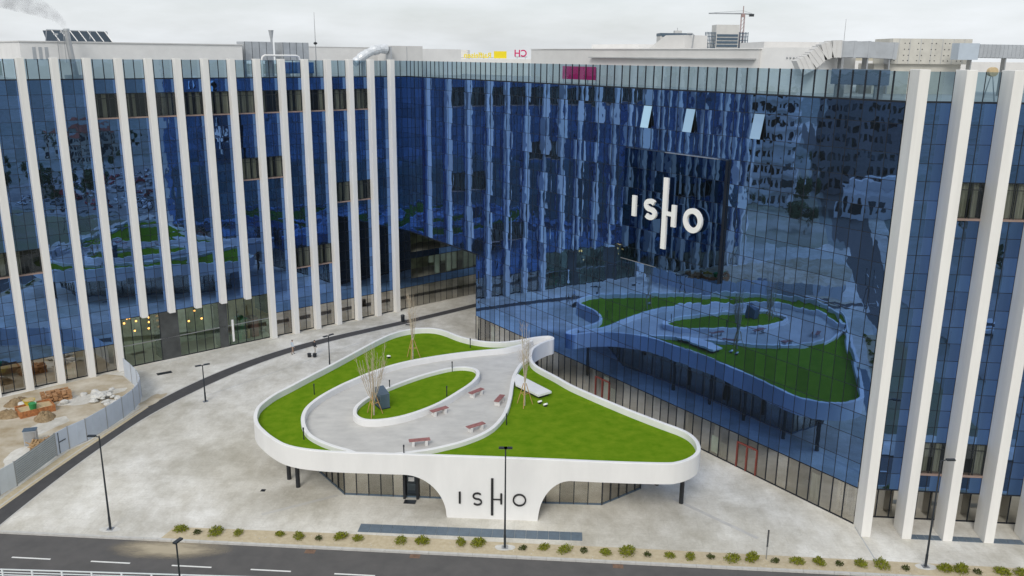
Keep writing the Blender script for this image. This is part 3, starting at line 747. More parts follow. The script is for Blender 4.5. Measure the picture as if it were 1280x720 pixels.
rp = random.Random(21)
for i in range(16):
    s_ = SN + (round((rp.uniform(1.5, 47) - SN) / pw2) + .5) * pw2; hh = rp.uniform(1.2, 2.6)
    b = MB(); b.box((s_ - .40, .10, .25), (s_ + .40, .13, .25 + hh), M[rp.choice(['blind', 'offwhite', 'bench', 'curtain'])]); b.build('shop_panel', block, mw=Matrix.Translation(-R0) @ F2)
for i in range(14):
    k_ = rp.choice([9.3, 9.65, 10.3, 10.7, 11.3, 12.3, 12.65, 13.4, 14.4, 14.7, 15.3]) ; hh = rp.uniform(.6, 1.8)
    b = MB(); b.box((k_ * BAY - .3, .8 + rp.uniform(0, 1), .05), (k_ * BAY + .35, 1.1 + rp.uniform(1, 1.4), .05 + hh), M[rp.choice(['warm', 'orange', 'offwhite', 'wood', 'sand'])]); b.build('shop_goods', wing, mw=Matrix.Translation(-L0) @ F1)
for i in range(12):
    k_ = rp.uniform(7.4, 8.9) if i < 6 else rp.uniform(-.9, 2.8); hh = rp.uniform(.5, 2.6)
    b = MB(); b.box((k_ * BAY - .4, 1.2, .05), (k_ * BAY + .4, 2.2 + rp.uniform(0, .8), .05 + hh), M[rp.choice(['warm', 'orange', 'green', 'wood', 'sand', 'lobbyg'])]); b.build('shop_goods', wing, mw=Matrix.Translation(-L0) @ F1)

# ================================================================== PAVILION
RIM0 = [(-20.69, 65.96), (-20.55, 64.48), (-20.22, 63.22), (-19.7, 62.09), (-19.06, 61.14), (-18.22, 60.07), (-16.93, 58.78), (-15.63, 58.07), (-13.93, 57.64), (-12.02, 57.42), (-9.69, 57.29), (-6.79, 57.16), (-4.48, 57.04), (-0.28, 56.80), (3.54, 56.54), (7.49, 56.25), (10.98, 56.12), (11.97, 56.32), (12.81, 56.84), (13.56, 57.66), (14.0, 58.66), (14.11, 60.04), (13.82, 61.32), (13.2, 62.3), (12.03, 63.5), (10.16, 65.5), (8.26, 67.72), (6.92, 69.35), (5.35, 71.39), (4.19, 73.33), (2.94, 75.26), (2.38, 76.31), (2.07, 77.4), (1.98, 78.76), (2.09, 80.2), (2.35, 81.3), (2.94, 82.4), (3.7, 83.4), (4.28, 83.94), (4.35, 84.59), (4.0, 85.05), (3.3, 85.05), (2.18, 84.58), (0.66, 83.67), (-0.75, 83.1), (-2.16, 83.05), (-3.39, 83.45), (-4.43, 84.06), (-5.51, 84.99), (-6.64, 86.28), (-7.76, 87.16), (-8.83, 87.45), (-9.86, 87.3), (-10.87, 86.85), (-11.83, 86.10), (-12.71, 84.98), (-13.5, 83.50), (-14.26, 81.85), (-15.63, 78.62), (-16.92, 75.65), (-18.17, 72.94), (-19.33, 70.3), (-19.95, 69.0), (-20.40, 67.6)]
L10 = [(-11.2, 57.62), (-12.03, 58.23), (-13.01, 58.75), (-14.23, 59.61), (-15.39, 60.79), (-16.16, 62.24), (-16.7, 64.0), (-16.88, 65.86), (-16.61, 67.57), (-15.99, 69.37), (-14.96, 71.46), (-14.03, 72.95), (-13.05, 74.39), (-11.49, 76.25), (-9.79, 77.71), (-8.0, 78.8), (-6.15, 79.75), (-4.25, 80.55), (-2.31, 81.2), (-0.58, 81.8), (1.2, 83.2), (1.9, 84.2)]
L20 = [(-9.0, 57.45), (-7.32, 57.95), (-5.76, 58.51), (-4.35, 59.31), (-3.37, 60.0), (-2.03, 61.32), (-1.08, 62.93), (-0.33, 65.4), (0.05, 68.35), (0.22, 71.29), (0.37, 73.45), (0.66, 75.31), (1.05, 76.93), (1.52, 78.17), (2.05, 79.3)]
OV0 = [(-12.82, 65.4), (-12.88, 66.4), (-12.62, 67.57), (-12.13, 68.75), (-11.28, 70.2), (-10.39, 71.47), (-9.14, 72.99), (-7.6, 74.56), (-5.87, 75.88), (-4.58, 76.3), (-3.46, 75.96), (-2.94, 75.1), (-2.89, 73.76), (-3.35, 72.06), (-4.33, 70.04), (-5.73, 67.53), (-7.22, 65.7), (-8.7, 64.43), (-10.11, 63.77), (-11.28, 63.64), (-12.07, 63.98), (-12.6, 64.66)]
PV0 = Vector((-3, 68, 0))
pav = thing('pavilion', 'low white curving pavilion with a green lawn roof and ISHO lettering on its front wall', 'pavilion', tuple(PV0))
pm = Matrix.Translation(-PV0)
RT, LZ, WZ, CZ = 4.9, 4.36, 4.16, 4.70
rim = cat_rom(RIM0, 5, True)
if area2(rim) < 0: rim = rim[::-1]
wdir = Vector((6.5, -0.37)).normalized(); w0 = Vector((-4.5, 57.07))
def bot_z(p):
    d = Vector(p) - w0; t = d.dot(wdir); off = abs(d.x * wdir.y - d.y * wdir.x)
    if off > 0.9 or not (-8 < t < 6): return 3.32
    if -0.1 <= t <= 6.6: pass
    tl, tr = -0.12, 6.56
    if tl <= t <= tr: return 0.0
    a = 3.1 if t < tl else 2.35
    u = (tl - t) / a if t < tl else (t - tr) / a
    return 3.32 if u >= 1 else 3.32 * math.sqrt(max(0, 1 - (1 - u) ** 2)) if False else 3.32 * (1 - (1 - u) ** 2) ** .5
# refine the front run so the two arches are smooth
fine = []
for i in range(len(rim)):
    a, c = Vector(rim[i]), Vector(rim[(i + 1) % len(rim)])
    n = 1
    if abs((a - w0).x * wdir.y - (a - w0).y * wdir.x) < 0.9 and -4 < (a - w0).dot(wdir) < 10: n = 12
    for q in range(n): fine.append(tuple(a.lerp(c, q / n)))
def t_of(p): return (Vector(p) - w0).dot(wdir)
def bz(p):
    d = Vector(p) - w0; t = d.dot(wdir); off = abs(d.x * wdir.y - d.y * wdir.x)
    if off > 0.9: return 3.32
    tl, tr = -0.12, 6.56
    if tl <= t <= tr: return 0.0
    u = (tl - t) / 3.1 if t < tl else (t - tr) / 2.35
    if u >= 1: return 3.32
    return 3.32 * math.sqrt(1 - (1 - u) ** 2)
TH = .30
inner = offset_poly(fine, TH)
b = MB(); n = len(fine)
zb = [bz(p) for p in fine]
ch = .03
o1 = offset_poly(fine, ch); i1 = offset_poly(fine, TH - ch)
rows = [[(p[0], p[1], z) for p, z in zip(fine, zb)], [(p[0], p[1], RT - ch) for p in fine], [(p[0], p[1], RT) for p in o1], [(p[0], p[1], RT) for p in i1], [(p[0], p[1], RT - ch) for p in inner], [(p[0], p[1], z) for p, z in zip(inner, zb)]]
for r in rows: b.v += [tuple(pm @ Vector(p)) for p in r]
for r in range(6):
    r2 = (r + 1) % 6
    for i in range(n):
        j = (i + 1) % n
        b.face((r * n + i, r * n + j, r2 * n + j, r2 * n + i), M['pav'], r in (0, 4))
b.build('fascia', pav)
# roof deck and walkway
prism_part('roof_walk', pav, [(offset_poly(rim, .12), 3.40, WZ)], M['walk'])
prism_part('soffit', pav, [(offset_poly(rim, .2), 3.36, 3.395)], M['white'])
l1 = cat_rom(L10, 4); l2 = cat_rom(L20, 4)
rimin = offset_poly(rim, .14)
def near(p): return min(range(len(rimin)), key=lambda i: (Vector(rimin[i]) - Vector(p)).length)
def rim_path(p, q, direction):
    i, e = near(p), near(q); out = [rimin[i]]
    while i != e: i = (i + direction) % len(rimin); out.append(rimin[i])
    return out
# rim is counter-clockwise; front runs left to right with rising index
lawnA = l1[2:-2] + rim_path(l1[-3], l1[2], +1)
lawnB = l2[2:-1] + rim_path(l2[-2], l2[2], -1)
prism_part('lawn', pav, [(lawnA, WZ + .004, LZ)], M['lawn'])
prism_part('lawn', pav, [(lawnB, WZ + .006, LZ)], M['lawn'])
def curb(name, P, w, z0, z1, closed, side=1):
    Q = offset_poly(P, w * side, closed); P1 = offset_poly(P, .025 * side, closed); Q1 = offset_poly(P, (w - .025) * side, closed)
    b = MB(); n = len(P)
    for R, z in ((P, z0), (P, z1 - .025), (P1, z1), (Q1, z1), (Q, z1 - .025), (Q, z0)): b.v += [tuple(pm @ Vector((p[0], p[1], z))) for p in R]
    for r in range(5):
        for i in range(n if closed else n - 1):
            j = (i + 1) % n
            f = (r * n + i, r * n + j, (r + 1) * n + j, (r + 1) * n + i)
            b.face(f if side > 0 else f[::-1], M['pav'], r in (0, 4))
    return b.build(name, pav)
curb('curb', l1, .32, WZ - .05, CZ, False, -1)
curb('curb', l2, .32, WZ - .05, CZ, False, 1)
ov = cat_rom(OV0, 4, True)
if area2(ov) < 0: ov = ov[::-1]
curb('curb', ov, .32, WZ - .05, CZ, True, 1)
prism_part('lawn', pav, [(offset_poly(ov, .1), WZ + .005, LZ + .02)], M['lawn'])
# glass shop under the roof
core = [(-16.6, 65.7), (-15.3, 63.86), (-12.7, 60.34), (-5.16, 59.86), (2.7, 59.28), (6.93, 59.12), (9.7, 61.3), (10.2, 61.7), (8.6, 64.2), (5.6, 68.0), (3.0, 72.0), (0.2, 76.5), (-1.5, 80), (-8, 83.5), (-11, 81), (-14.5, 72)]
pc = {}
def glass_run(p, q, width=1.0, z1=3.34, skip=None):
    p, q = Vector((*p, 0)), Vector((*q, 0)); L = (q - p).length; k = max(1, round(L / width)); F = frame(p, q - p); w = L / k
    mb = MB()
    for i in range(k):
        if skip and i in skip: continue
        key = round(w, 3)
        if key not in pc:
            g = MB(); g.box((.03, 0, .12), (w - .03, .02, z1), M['clear']); pc[key] = g.mesh('pane')
        link('pane', pc[key], pav, mw=pm @ F @ Matrix.Translation((i * w, 0, 0)))
    for i in range(k + 1): mb.box((i * w - .035, -.06, .0), (i * w + .035, .06, z1), M['frame'], pm @ F)
    mb.box((0, -.05, 0.0), (L, .05, .12), M['bluegrey'], pm @ F)
    mb.build('glazing_frame', pav)
    return F, w
FR, gw = glass_run(core[2], core[3], skip={5})
glass_run(core[3], core[4]); glass_run(core[4], core[5]); glass_run(core[1], core[2]); glass_run(core[0], core[1])
glass_run(core[5], core[6]); glass_run(core[6], core[7])
for i in range(7, 15): glass_run(core[i], core[i + 1], 1.4)
glass_run(core[15], core[0], 1.4)
# dark entrance portal with its door in the left part of the front
b = MB(); T = pm @ FR @ Matrix.Translation((5 * gw, 0, 0))
b.box((-.12, -.35, 0), (.06, .15, 3.33), M['dark']); b.box((gw - .06, -.35, 0), (gw + .12, .15, 3.33), M['dark']); b.box((.06, -.35, 2.75), (gw - .06, .15, 3.33), M['dark'])
o = b.build('door_portal', pav, mw=T)
d = MB(); d.box((.08, .02, .02), (gw - .08, .05, 2.72), M['frame']); d.box((.16, .0, .12), (gw - .16, .02, 1.15), M['winglass']); d.box((.16, .0, 1.25), (gw - .16, .02, 2.6), M['winglass'])
dd = d.build('door', o); d = MB()
for z, h in ((1.35, .34), (1.95, .16), (2.3, .1)): d.box((.25, -.03, z), (gw - .25, -.005, z + h), M['letterw'])
d.build('notice', dd)
prism_part('room_floor', pav, [(offset_poly(core if area2(core) > 0 else core[::-1], .1), .01, .045)], M['roof'])
inn = [(-9.5, 66), (-4, 65.2), (2, 64.8), (5.0, 65.0), (3, 69), (0, 73), (-3, 78), (-8, 80), (-11, 74)]
prism_part('room_wall', pav, [(inn, .05, 3.36)], M['room'])
for (x, y) in ((-17.57, 62.75), (-16.55, 61.45), (13.0, 59.5), (-15.5, 74.0), (-12.6, 80.5), (11.6, 62.4), (8.7, 66.1), (5.9, 69.6), (3.4, 73.6), (2.6, 82.9)):
    b = MB(); b.tube([(x - PV0.x, y - PV0.y, .0), (x - PV0.x, y - PV0.y, 3.36)], .17, M['dark'], 14); b.build('column', pav)
# letters standing on the front wall: I S H O
def stroke_letter(name, parent, M0, strokes, depth, m, bevel=0):
    """strokes: list of (closed?, [(x, z)...], width) in wall coordinates; extruded towards -y"""
    b = MB()
    for closed, P, w in strokes:
        L = offset_poly(P, w / 2, closed); R = offset_poly(P, -w / 2, closed); n = len(P); o = len(b.v)
        for y in (-depth, 0):
            b.v += [tuple(M0 @ Vector((p[0], y, p[1]))) for p in L] + [tuple(M0 @ Vector((p[0], y, p[1]))) for p in R]
        for i in range(n if closed else n - 1):
            j = (i + 1) % n
            b.face((o + n + i, o + n + j, o + j, o + i), m); b.face((o + 2 * n + i, o + 2 * n + j, o + 3 * n + j, o + 3 * n + i), m)
            b.face((o + i, o + j, o + 2 * n + j, o + 2 * n + i), m); b.face((o + n + j, o + n + i, o + 3 * n + i, o + 3 * n + j), m)
        if not closed:
            b.face((o, o + 2 * n, o + 3 * n, o + n), m); e = n - 1; b.face((o + e, o + n + e, o + 3 * n + e, o + 2 * n + e), m)
    return b.build(name, parent)
def s_curve(x0, x1, z0, z1):
    cx = (x0 + x1) / 2; r = (x1 - x0) / 2; h = (z1 - z0) / 4; P = []
    for k in range(13):
        t = math.radians(35 + (270 - 35) * k / 12); P.append((cx + r * math.cos(t), z1 - h + h * math.sin(t)))
    for k in range(1, 13):
        t = math.radians(90 - (90 + 145) * k / 12); P.append((cx + r * math.cos(t), z0 + h + h * math.sin(t)))
    return P
def oval(cx, cz, rx, rz, n=32): return [(cx + rx * math.cos(2 * math.pi * k / n), cz + rz * math.sin(2 * math.pi * k / n)) for k in range(n)]
WF = pm @ frame((w0.x, w0.y, 0), (wdir.x, wdir.y)) @ Matrix.Translation((0, -.005, 0))
stroke_letter('letter', pav, WF, [(False, [(.86, 1.22), (.86, 2.14)], .14)], .14, M['letterk'])
stroke_letter('letter', pav, WF, [(False, s_curve(1.84, 2.44, 1.16, 2.08), .10)], .14, M['letterk'])
stroke_letter('letter', pav, WF, [(False, [(3.22, .36), (3.22, 3.3)], .17), (False, [(3.31, 1.64), (3.81, 1.64)], .06), (False, [(3.88, 1.28), (3.88, 2.12)], .14)], .14, M['letterk'])
stroke_letter('letter', pav, WF, [(True, oval(5.2, 1.66, .44, .44), .10)], .14, M['letterk'])
# skylight slab on the big lawn
b = MB()
sk = [(0.55, 74.2), (3.5, 70.0), (2.35, 69.1), (0.4, 71.6), (0.28, 73.0)]
b.prism([(p[0] - PV0.x, p[1] - PV0.y) for p in sk], 4.62, 4.80, M['pav'])
ski = [(0.65, 73.9), (3.2, 70.05), (2.4, 69.4), (.6, 71.7)]
b.prism([(p[0] - PV0.x, p[1] - PV0.y) for p in ski], 4.2, 4.62, M['dark'])
b.build('skylight_cover', pav)

# ------------------------------------------------------------------ letters of the big wall sign
sg = thing('wall_sign', 'big white ISHO letters standing in front of a black glass box on the blue facade', 'sign', tuple(F2 @ Vector((30.5, 0, 15))))
sm = Matrix.Translation(-Vector(sg.location)) @ F2
bx0, bx1, bz0, bz1 = 24.75, 36.45, 14.95, 24.95
b = MB(); b.box((bx0, -.30, bz0), (bx1, -.02, bz1), M['dark']); b.build('box_frame', sg, mw=sm)
b = MB(); b.box((bx0 + 5.0, -.36, bz1 - .01), (bx1 - .8, -.05, bz1 + .03), M['metal']); b.build('edge_trim', sg, mw=sm)
b = MB(); b.box((bx0 + .05, -.36, bz0 - .04), (bx0 + 4.5, -.05, bz0 + .01), M['metal']); b.build('edge_trim', sg, mw=sm)
nb = 12; bw = (bx1 - bx0) / nb; rr = random.Random(3)
zz = [bz0, 16.1, 18.0, 19.9, 21.5, 23.3, bz1]
for i in range(nb):
    for j in range(6):
        h = zz[j + 1] - zz[j]
        g = MB(); vs, fs = pane_geo(bw - .03, h - .03, rr.choice(AMPS)); g.v = vs
        for f in fs: g.face(f, M['black_glass'], True)
        T = Matrix.Translation((bx0 + (i + .5) * bw, -.325, (zz[j] + zz[j + 1]) / 2)) @ Matrix.Rotation(rr.gauss(0, .003), 4, 'Z') @ Matrix.Rotation(rr.gauss(0, .002), 4, 'X')
        g.build('pane', sg, mw=sm @ T)
LM = sm @ Matrix.Translation((0, -.62, 0))
stroke_letter('letter', sg, LM, [(False, [(26.72, 19.12), (26.72, 20.95)], .46)], .2, M['letterw'])
stroke_letter('letter', sg, LM, [(False, s_curve(28.2, 29.32, 19.3, 20.72), .42)], .2, M['letterw'])
stroke_letter('letter', sg, LM, [(False, [(30.5, 16.85), (30.5, 22.95)], .50), (False, [(30.76, 19.95), (31.34, 19.95)], .34), (False, [(31.58, 18.92), (31.58, 20.78)], .46)], .2, M['letterw'])
stroke_letter('letter', sg, LM, [(True, oval(33.75, 19.8, .82, .80), .44)], .2, M['letterw'])
for s_, z in ((26.72, 20), (28.76, 20), (30.5, 20), (30.5, 22), (33.75, 20.6)):
    b = MB(); b.box((s_ - .05, -.62, z - .05), (s_ + .05, -.3, z + .05), M['metal']); b.build('bracket', sg, mw=sm)

# ================================================================== SMALLER THINGS
# benches
def make_bench(L):
    t = thing('bench', 'x', 'bench', group='benches on the roof walk')
    b = MB()
    for i in range(4): b.box((-L / 2, -.22 + i * .115, .43), (L / 2, -.125 + i * .115, .48), M['wood'])
    for x in (-L / 2 + .3, L / 2 - .3):
        g = MB(); g.box((x - .1, -.22, 0), (x + .1, .24, .425), M['bench']); g.build('leg', t)
    for i in range(4):
        g = MB(); g.box((-L / 2, -.23 + i * .118, .43), (L / 2, -.127 + i * .118, .49), M['wood']); g.build('slat', t)
    return t
BN = [((-3.55, 69.7), (-2.45, 71.0), 'red slatted bench just right of the far tip of the oval lawn'),
      ((-6.55, 65.7), (-5.2, 66.8), 'red slatted bench close beside the near curb of the oval lawn'),
      ((-1.25, 67.9), (-0.7, 69.6), 'red slatted bench turned endwise near the right hand curb by the staked tree'),
      ((-3.4, 62.65), (-2.1, 63.65), 'red slatted bench along the lower right curb of the roof walk'),
      ((-7.7, 60.15), (-6.05, 60.55), 'red slatted bench at the front edge of the roof walk, behind the white rim')]
b0 = None
for p, q, lab in BN:
    c = ((p[0] + q[0]) / 2, (p[1] + q[1]) / 2, WZ); a = math.atan2(q[1] - p[1], q[0] - p[0])
    if b0 is None: b0 = make_bench(1.6); o = b0; o.location = c; o.rotation_euler = (0, 0, a); o['label'] = lab
    else: o = copy_tree(b0, c, a, lab)
# lawn lights
def make_light():
    t = thing('lawn_light', 'x', 'lamp', group='slim dark garden lights')
    b = MB(); b.tube([(0, 0, 0), (0, 0, .82)], .045, M['dark'], 8); b.build('post', t)
    b = MB(); b.tube([(0, 0, .82), (0, 0, .98)], .06, M['frame'], 8); b.build('lamp_head', t)
    return t
LL = [((-16.93, 69.79, LZ), 'slim dark garden light on the left lawn where it bends back'), ((-15.71, 60.75, LZ), 'slim dark garden light at the front end of the left lawn'),
      ((-5.47, 75.75, LZ), 'slim dark garden light at the far edge of the oval lawn'), ((-10.59, 70.9, LZ), 'slim dark garden light behind the blue box on the oval lawn'),
      ((-4.13, 82.6, LZ), 'slim dark garden light at the far tip of the back lawn'), ((-7.75, 57.9, LZ), 'slim dark garden light at the white front rim below a bench'),
      ((-5.51, 69.6, LZ), 'slim dark garden light at the near edge of the oval lawn'), ((-0.33, 63.8, LZ), 'slim dark garden light on the big lawn just outside the curb')]
l0 = None
for c, lab in LL:
    if l0 is None: l0 = make_light(); l0.location = c; l0['label'] = lab
    else: copy_tree(l0, c, 0, lab)
# flood spots on the lawns
s0 = None
for c, lab in (((-11.85, 79.3, LZ), 'small white ground spotlight on the back lawn left of the tree'), ((2.9, 67.7, LZ), 'larger white ground spotlight on the big lawn near the skylight'), ((2.45, 68.3, LZ), 'small white ground spotlight beside the larger one on the big lawn')):
    if s0 is None:
        t = thing('ground_spotlight', lab, 'spotlight', c, group='white ground spotlights')
        b = MB(); b.tube([(0, 0, 0), (0, 0, .12)], .14, M['dark'], 10); b.build('base', t)
        b = MB(); b.tube([(0, -.02, .12), (0, .05, .24)], [.2, .2], M['letterw'], 10); b.build('lamp_head', t); s0 = t
    else: copy_tree(s0, c, .6, lab)
# dark blue vent box on the oval lawn
t = thing('vent_box', 'dark blue box with a slanted top beside the tree on the oval lawn', 'box', (-10.7, 67.3, LZ), math.radians(-58))
b = MB()
ps = [(-.62, -.4, 0), (.62, -.4, 0), (.62, .4, 0), (-.62, .4, 0), (-.62, -.4, 1.62), (.62, -.4, 1.30), (.62, .4, 1.30), (-.62, .4, 1.62)]
b.v += ps
for f in ((0, 3, 2, 1), (4, 5, 6, 7), (0, 1, 5, 4), (1, 2, 6, 5), (2, 3, 7, 6), (3, 0, 4, 7)): b.face(f, M['bluegrey'])
b.build('body', t, bevel=.02)
b = MB(); b.box((-.66, -.44, 0), (.66, .44, .08), M['dark']); b.build('plinth', t)
b = MB()
for i in range(5): b.box((-.4, -.42, .3 + i * .16), (.4, -.398, .38 + i * .16), M['dark'])
b.build('vent_grille', t)
# bare young trees with stakes
def bare_tree(loc, H, label, seed, spread=.22, nst=9, fork=1.4):
    r = random.Random(seed); t = thing('bare_tree', label, 'tree', loc, group='bare young trees on the pavilion roof')
    tr = MB(); tr.tube([(0, 0, 0), (.02, .01, fork * .6), (.0, .0, fork)], [.075, .06, .05], M['bark'], 8); 
    tw = MB()
    for i in range(nst):
        a = 2 * math.pi * i / nst + r.uniform(-.3, .3); s = r.uniform(.35, 1) * spread; h = H * r.uniform(.72, 1.0)
        P = []; z0 = fork * r.uniform(.75, 1.0)
        for k in range(7):
            u = k / 6; rad = s * H * (u ** .7) * .55
            P.append((math.cos(a) * rad + r.uniform(-.04, .04), math.sin(a) * rad + r.uniform(-.04, .04), z0 + (h - z0) * u))
        tr.tube(P, [.026 * (1 - .8 * k / 6) + .006 for k in range(7)], M['bark'], 5)
        for q in range(8):
            u = r.uniform(.3, .98); k = min(5, int(u * 6)); p = Vector(P[k]).lerp(Vector(P[k + 1]), u * 6 - k)
            aa = a + r.uniform(-1.7, 1.7); ln = r.uniform(.35, 1.1) * (1.1 - u * .5)
            q1 = p + Vector((math.cos(aa) * ln * .45, math.sin(aa) * ln * .45, ln * .55)); q2 = q1 + Vector((math.cos(aa) * ln * .2 + r.uniform(-.1, .1), math.sin(aa) * ln * .2, ln * .5))
            tw.tube([tuple(p), tuple(q1), tuple(q2)], [.009, .006, .003], M['twig'], 3, False)
            for _ in range(2):
                f = p.lerp(q1, r.random()); g = f + Vector((r.uniform(-.25, .25), r.uniform(-.25, .25), r.uniform(.15, .4)))
                tw.tube([tuple(f), tuple(g)], [.005, .002], M['twig'], 3, False)
    tr.build('trunk', t); tw.build('crown', t)
    for k in range(3):
        a = 2 * math.pi * k / 3 + .4
        s = MB(); s.tube([(math.cos(a) * .75, math.sin(a) * .75, 0), (math.cos(a) * .12, math.sin(a) * .12, 1.95)], .035, M['stake'], 6); s.build('stake', t)
    s = MB()
    for k in range(3):
        a, c = 2 * math.pi * k / 3 + .4, 2 * math.pi * (k + 1) / 3 + .4
        s.tube([(math.cos(a) * .4, math.sin(a) * .4, 1.05), (math.cos(c) * .4, math.sin(c) * .4, 1.05)], .02, M['stake'], 5)
    s.build('stake_brace', t)
bare_tree((-11.13, 65.5, LZ), 6.3, 'bare staked tree with many upright pale branches at the left end of the oval lawn', 3, .42, 15)
bare_tree((-9.51, 79.19, LZ), 7.0, 'bare slender staked tree standing on the back lawn near the far rim', 8, .12, 9, 1.8)
bare_tree((1.14, 67.86, LZ), 7.3, 'bare slender staked tree on the big lawn beside the white skylight', 12, .11, 9, 1.9)

# lamp posts
def lamp_post(loc, h, label, arms, rz=0, name='street_lamp'):
    t = thing(name, label, 'street lamp', loc, rz, 'lamp posts of the plaza')
    b = MB(); b.tube([(0, 0, .02), (0, 0, .9), (0, 0, 1.0), (0, 0, h)], [.085, .085, .07, .045], M['pole'], 12); b.build('pole', t)
    b = MB(); b.box((-.22, -.22, 0), (.22, .22, .03), M['metal']); b.build('base_plate', t)
    for s, L in arms:
        b = MB(); b.tube([(0, 0, h - .08), (s * L * .5, 0, h), (s * L, 0, h + .02)], .035, M['pole'], 8); o = b.build('arm', t)
        b = MB(); b.box((s * L - .28, -.11, h - .03), (s * L + .28, .11, h + .06), M['pole']); b.box((s * L - .22, -.08, h - .05), (s * L + .22, .08, h - .03), M['offwhite']); b.build('lamp_head', o)
    return t
lamp_post((-28.31, 54.98, 0), 7.15, 'tall dark lamp post at the left end of the plaza beside the road', ((-1, .5),))
lamp_post((-0.32, 53.1, 0), 7.45, 'tall dark lamp post in front of the pavilion letters', ((1, .18), (-1, .18)))
lamp_post((27.78, 51.25, 0), 7.8, 'tall dark lamp post before the white fins at the right', ((1, .6),))
lamp_post((-29.63, 78.46, 0), 3.75, 'short lamp post with a double head beside the curved cycle lane', ((1, .4), (-1, .4)), .6)
lamp_post((-19.5, 87.9, 0), 3.75, 'short lamp post with a double head just behind the left rim of the pavilion', ((1, .4), (-1, .4)), .9)
lamp_post((-17.7, 41.0, -.03), 7.6, 'street lamp on the near roadside with its flat head just in frame', ((1, .12),), 1.2)
for (x, y) in ((-28.31, 54.98), (-.32, 53.1), (27.78, 51.25)):
    o = sheet('lamp_footing', blob((x, y), .75, .42, 0, 16, .2), .014, M['rubble'])
t = thing('marker_post', 'short thin dark post standing at the edge of the planted strip on the right', 'post', (17.34, 51.95, 0))
b = MB(); b.tube([(0, 0, 0), (0, 0, 2.15)], .035, M['metal'], 8); b.build('pole', t)
b = MB(); b.box((-.05, -.03, .95), (.05, .03, 2.2), M['dark']); b.build('sign_blade', t)
# blue-grey grating slabs in front of the pavilion
t = thing('floor_grating', 'long narrow blue grey floor slab set in the plaza before the pavilion front', 'floor slab', (-2.8, 55, 0))
gF = Matrix.Translation((0, 0, 0)) @ frame((-7.95, .5, 0), (15.9, -.9))
g = MB(); g.box((.012, -.55, .0), (.788, .52, .03), M['paving']); gm = g.mesh('slab')
for i in range(20): link('slab', gm, t, mw=gF @ Matrix.Translation((i * .795, -.02, random.uniform(-.003, .003))))
# drains and manholes
def drain(loc, lab, w=.7, d=.45, m='rust', nm='road_drain', rz=-.07):
    t = thing(nm, lab, 'drain', loc, rz)
    b = MB(); b.box((-w / 2, -d / 2, -.02), (w / 2, d / 2, .008), M[m]); b.build('frame', t)
    b = MB()
    for i in range(5): b.box((-w / 2 + .06 + i * (w - .12) / 5, -d / 2 + .05, .008), (-w / 2 + .06 + (i + .55) * (w - .12) / 5, d / 2 - .05, .022), M['dark' if m != 'rust' else 'rust'])
    b.build('grate', t)
drain((-13.6, KX(-13.6) - .55, -.118), 'rusty road drain by the kerb below the left half of the shrub row')
drain((-6.4, KX(-6.4) - .5, -.118), 'rusty road drain by the kerb left of the middle lamp post')
drain((7.25, KX(7.25) - .5, -.118), 'rusty road drain by the kerb right of the middle lamp post')
drain((22.0, KX(22) - .5, -.118), 'rusty road drain by the kerb near the right lower corner')
drain((-36.6, 86.1, .004), 'dark drain plate in the paving near the building entrance', 1.5, .7, 'dark', 'manhole', .6)
drain((-19.12, 60.84, .004), 'small dark drain cover on the plaza left of the pavilion columns', .35, .35, 'dark', 'manhole')
drain((-13.0, 103.9, .004), 'small dark cover beside the cycle lane behind the pavilion', .6, .4, 'dark', 'manhole')
t = thing('door_mat', 'black mat on the ground before the pavilion door', 'mat', tuple(FR @ Vector((5.5 * gw, -.75, 0))), math.atan2(-.48, 7.5))
b = MB(); b.box((-.45, -.28, .002), (.45, .28, .03), M['dark']); b.build('mat_pad', t)
# shrubs in the gravel strip
def shrub_mesh(seed, n=420, R=.56, m='leaf'):
    r = random.Random(seed); b = MB()
    for i in range(n):
        d = Vector((r.gauss(0, 1), r.gauss(0, 1), abs(r.gauss(0, .9)) + .12)); d.normalize()
        rad = R * (0.45 + .6 * r.random()); c = Vector((d.x * rad * 1.08, d.y * rad * .85, d.z * rad * .85 + .03))
        s = r.uniform(.06, .12); u = Vector((r.uniform(-1, 1), r.uniform(-1, 1), r.uniform(-.3, 1))).normalized(); v = u.cross(d)
        if v.length < .1: continue
        v.normalize(); u = (u + d * .9).normalized()
        b.poly([tuple(c - v * s * .5), tuple(c + u * s * .4 - v * s * .1 + v * 0), tuple(c + v * s * .5), tuple(c + u * s * 1.5)], M[m])
    return b.mesh('foliage')
sme = [shrub_mesh(i, R=.45 + .06 * (i % 3)) for i in range(5)]; tme = shrub_mesh(77, 120, .27, 'leafd')
stem = MB()
for a in (0, 1.6, 3.1, 4.6): stem.tube([(0, 0, 0), (.14 * math.cos(a), .14 * math.sin(a), .25), (.3 * math.cos(a), .3 * math.sin(a), .42)], [.02, .013, .007], M['twig'], 4)
stme = stem.mesh('stem')
BIG = [(-23.29, 54.9), (-20.67, 54.52), (-19.07, 54.45), (-16.13, 54.39), (-14.74, 54.1), (-11.8, 54.11), (-10.56, 53.87), (-7.54, 53.61), (-6.04, 53.54), (-3.37, 53.48), (-2.15, 53.4), (2.37, 52.98), (3.79, 52.71), (6.55, 52.46), (8.03, 52.49), (10.86, 52.14), (12.22, 52.02), (14.99, 51.73), (16.36, 51.85), (19.28, 51.52), (20.76, 51.45), (23.49, 51.31), (24.82, 51.15), (28.9, 50.83), (29.9, 50.7), (32.54, 50.54), (33.74, 50.42)]
SMALL = [(-21.96, 54.5), (-13.32, 53.87), (0.92, 52.86), (5.09, 52.63), (9.33, 52.21), (13.59, 52.0), (17.85, 51.59), (22.06, 51.33), (26.29, 50.89), (30.89, 50.51)]
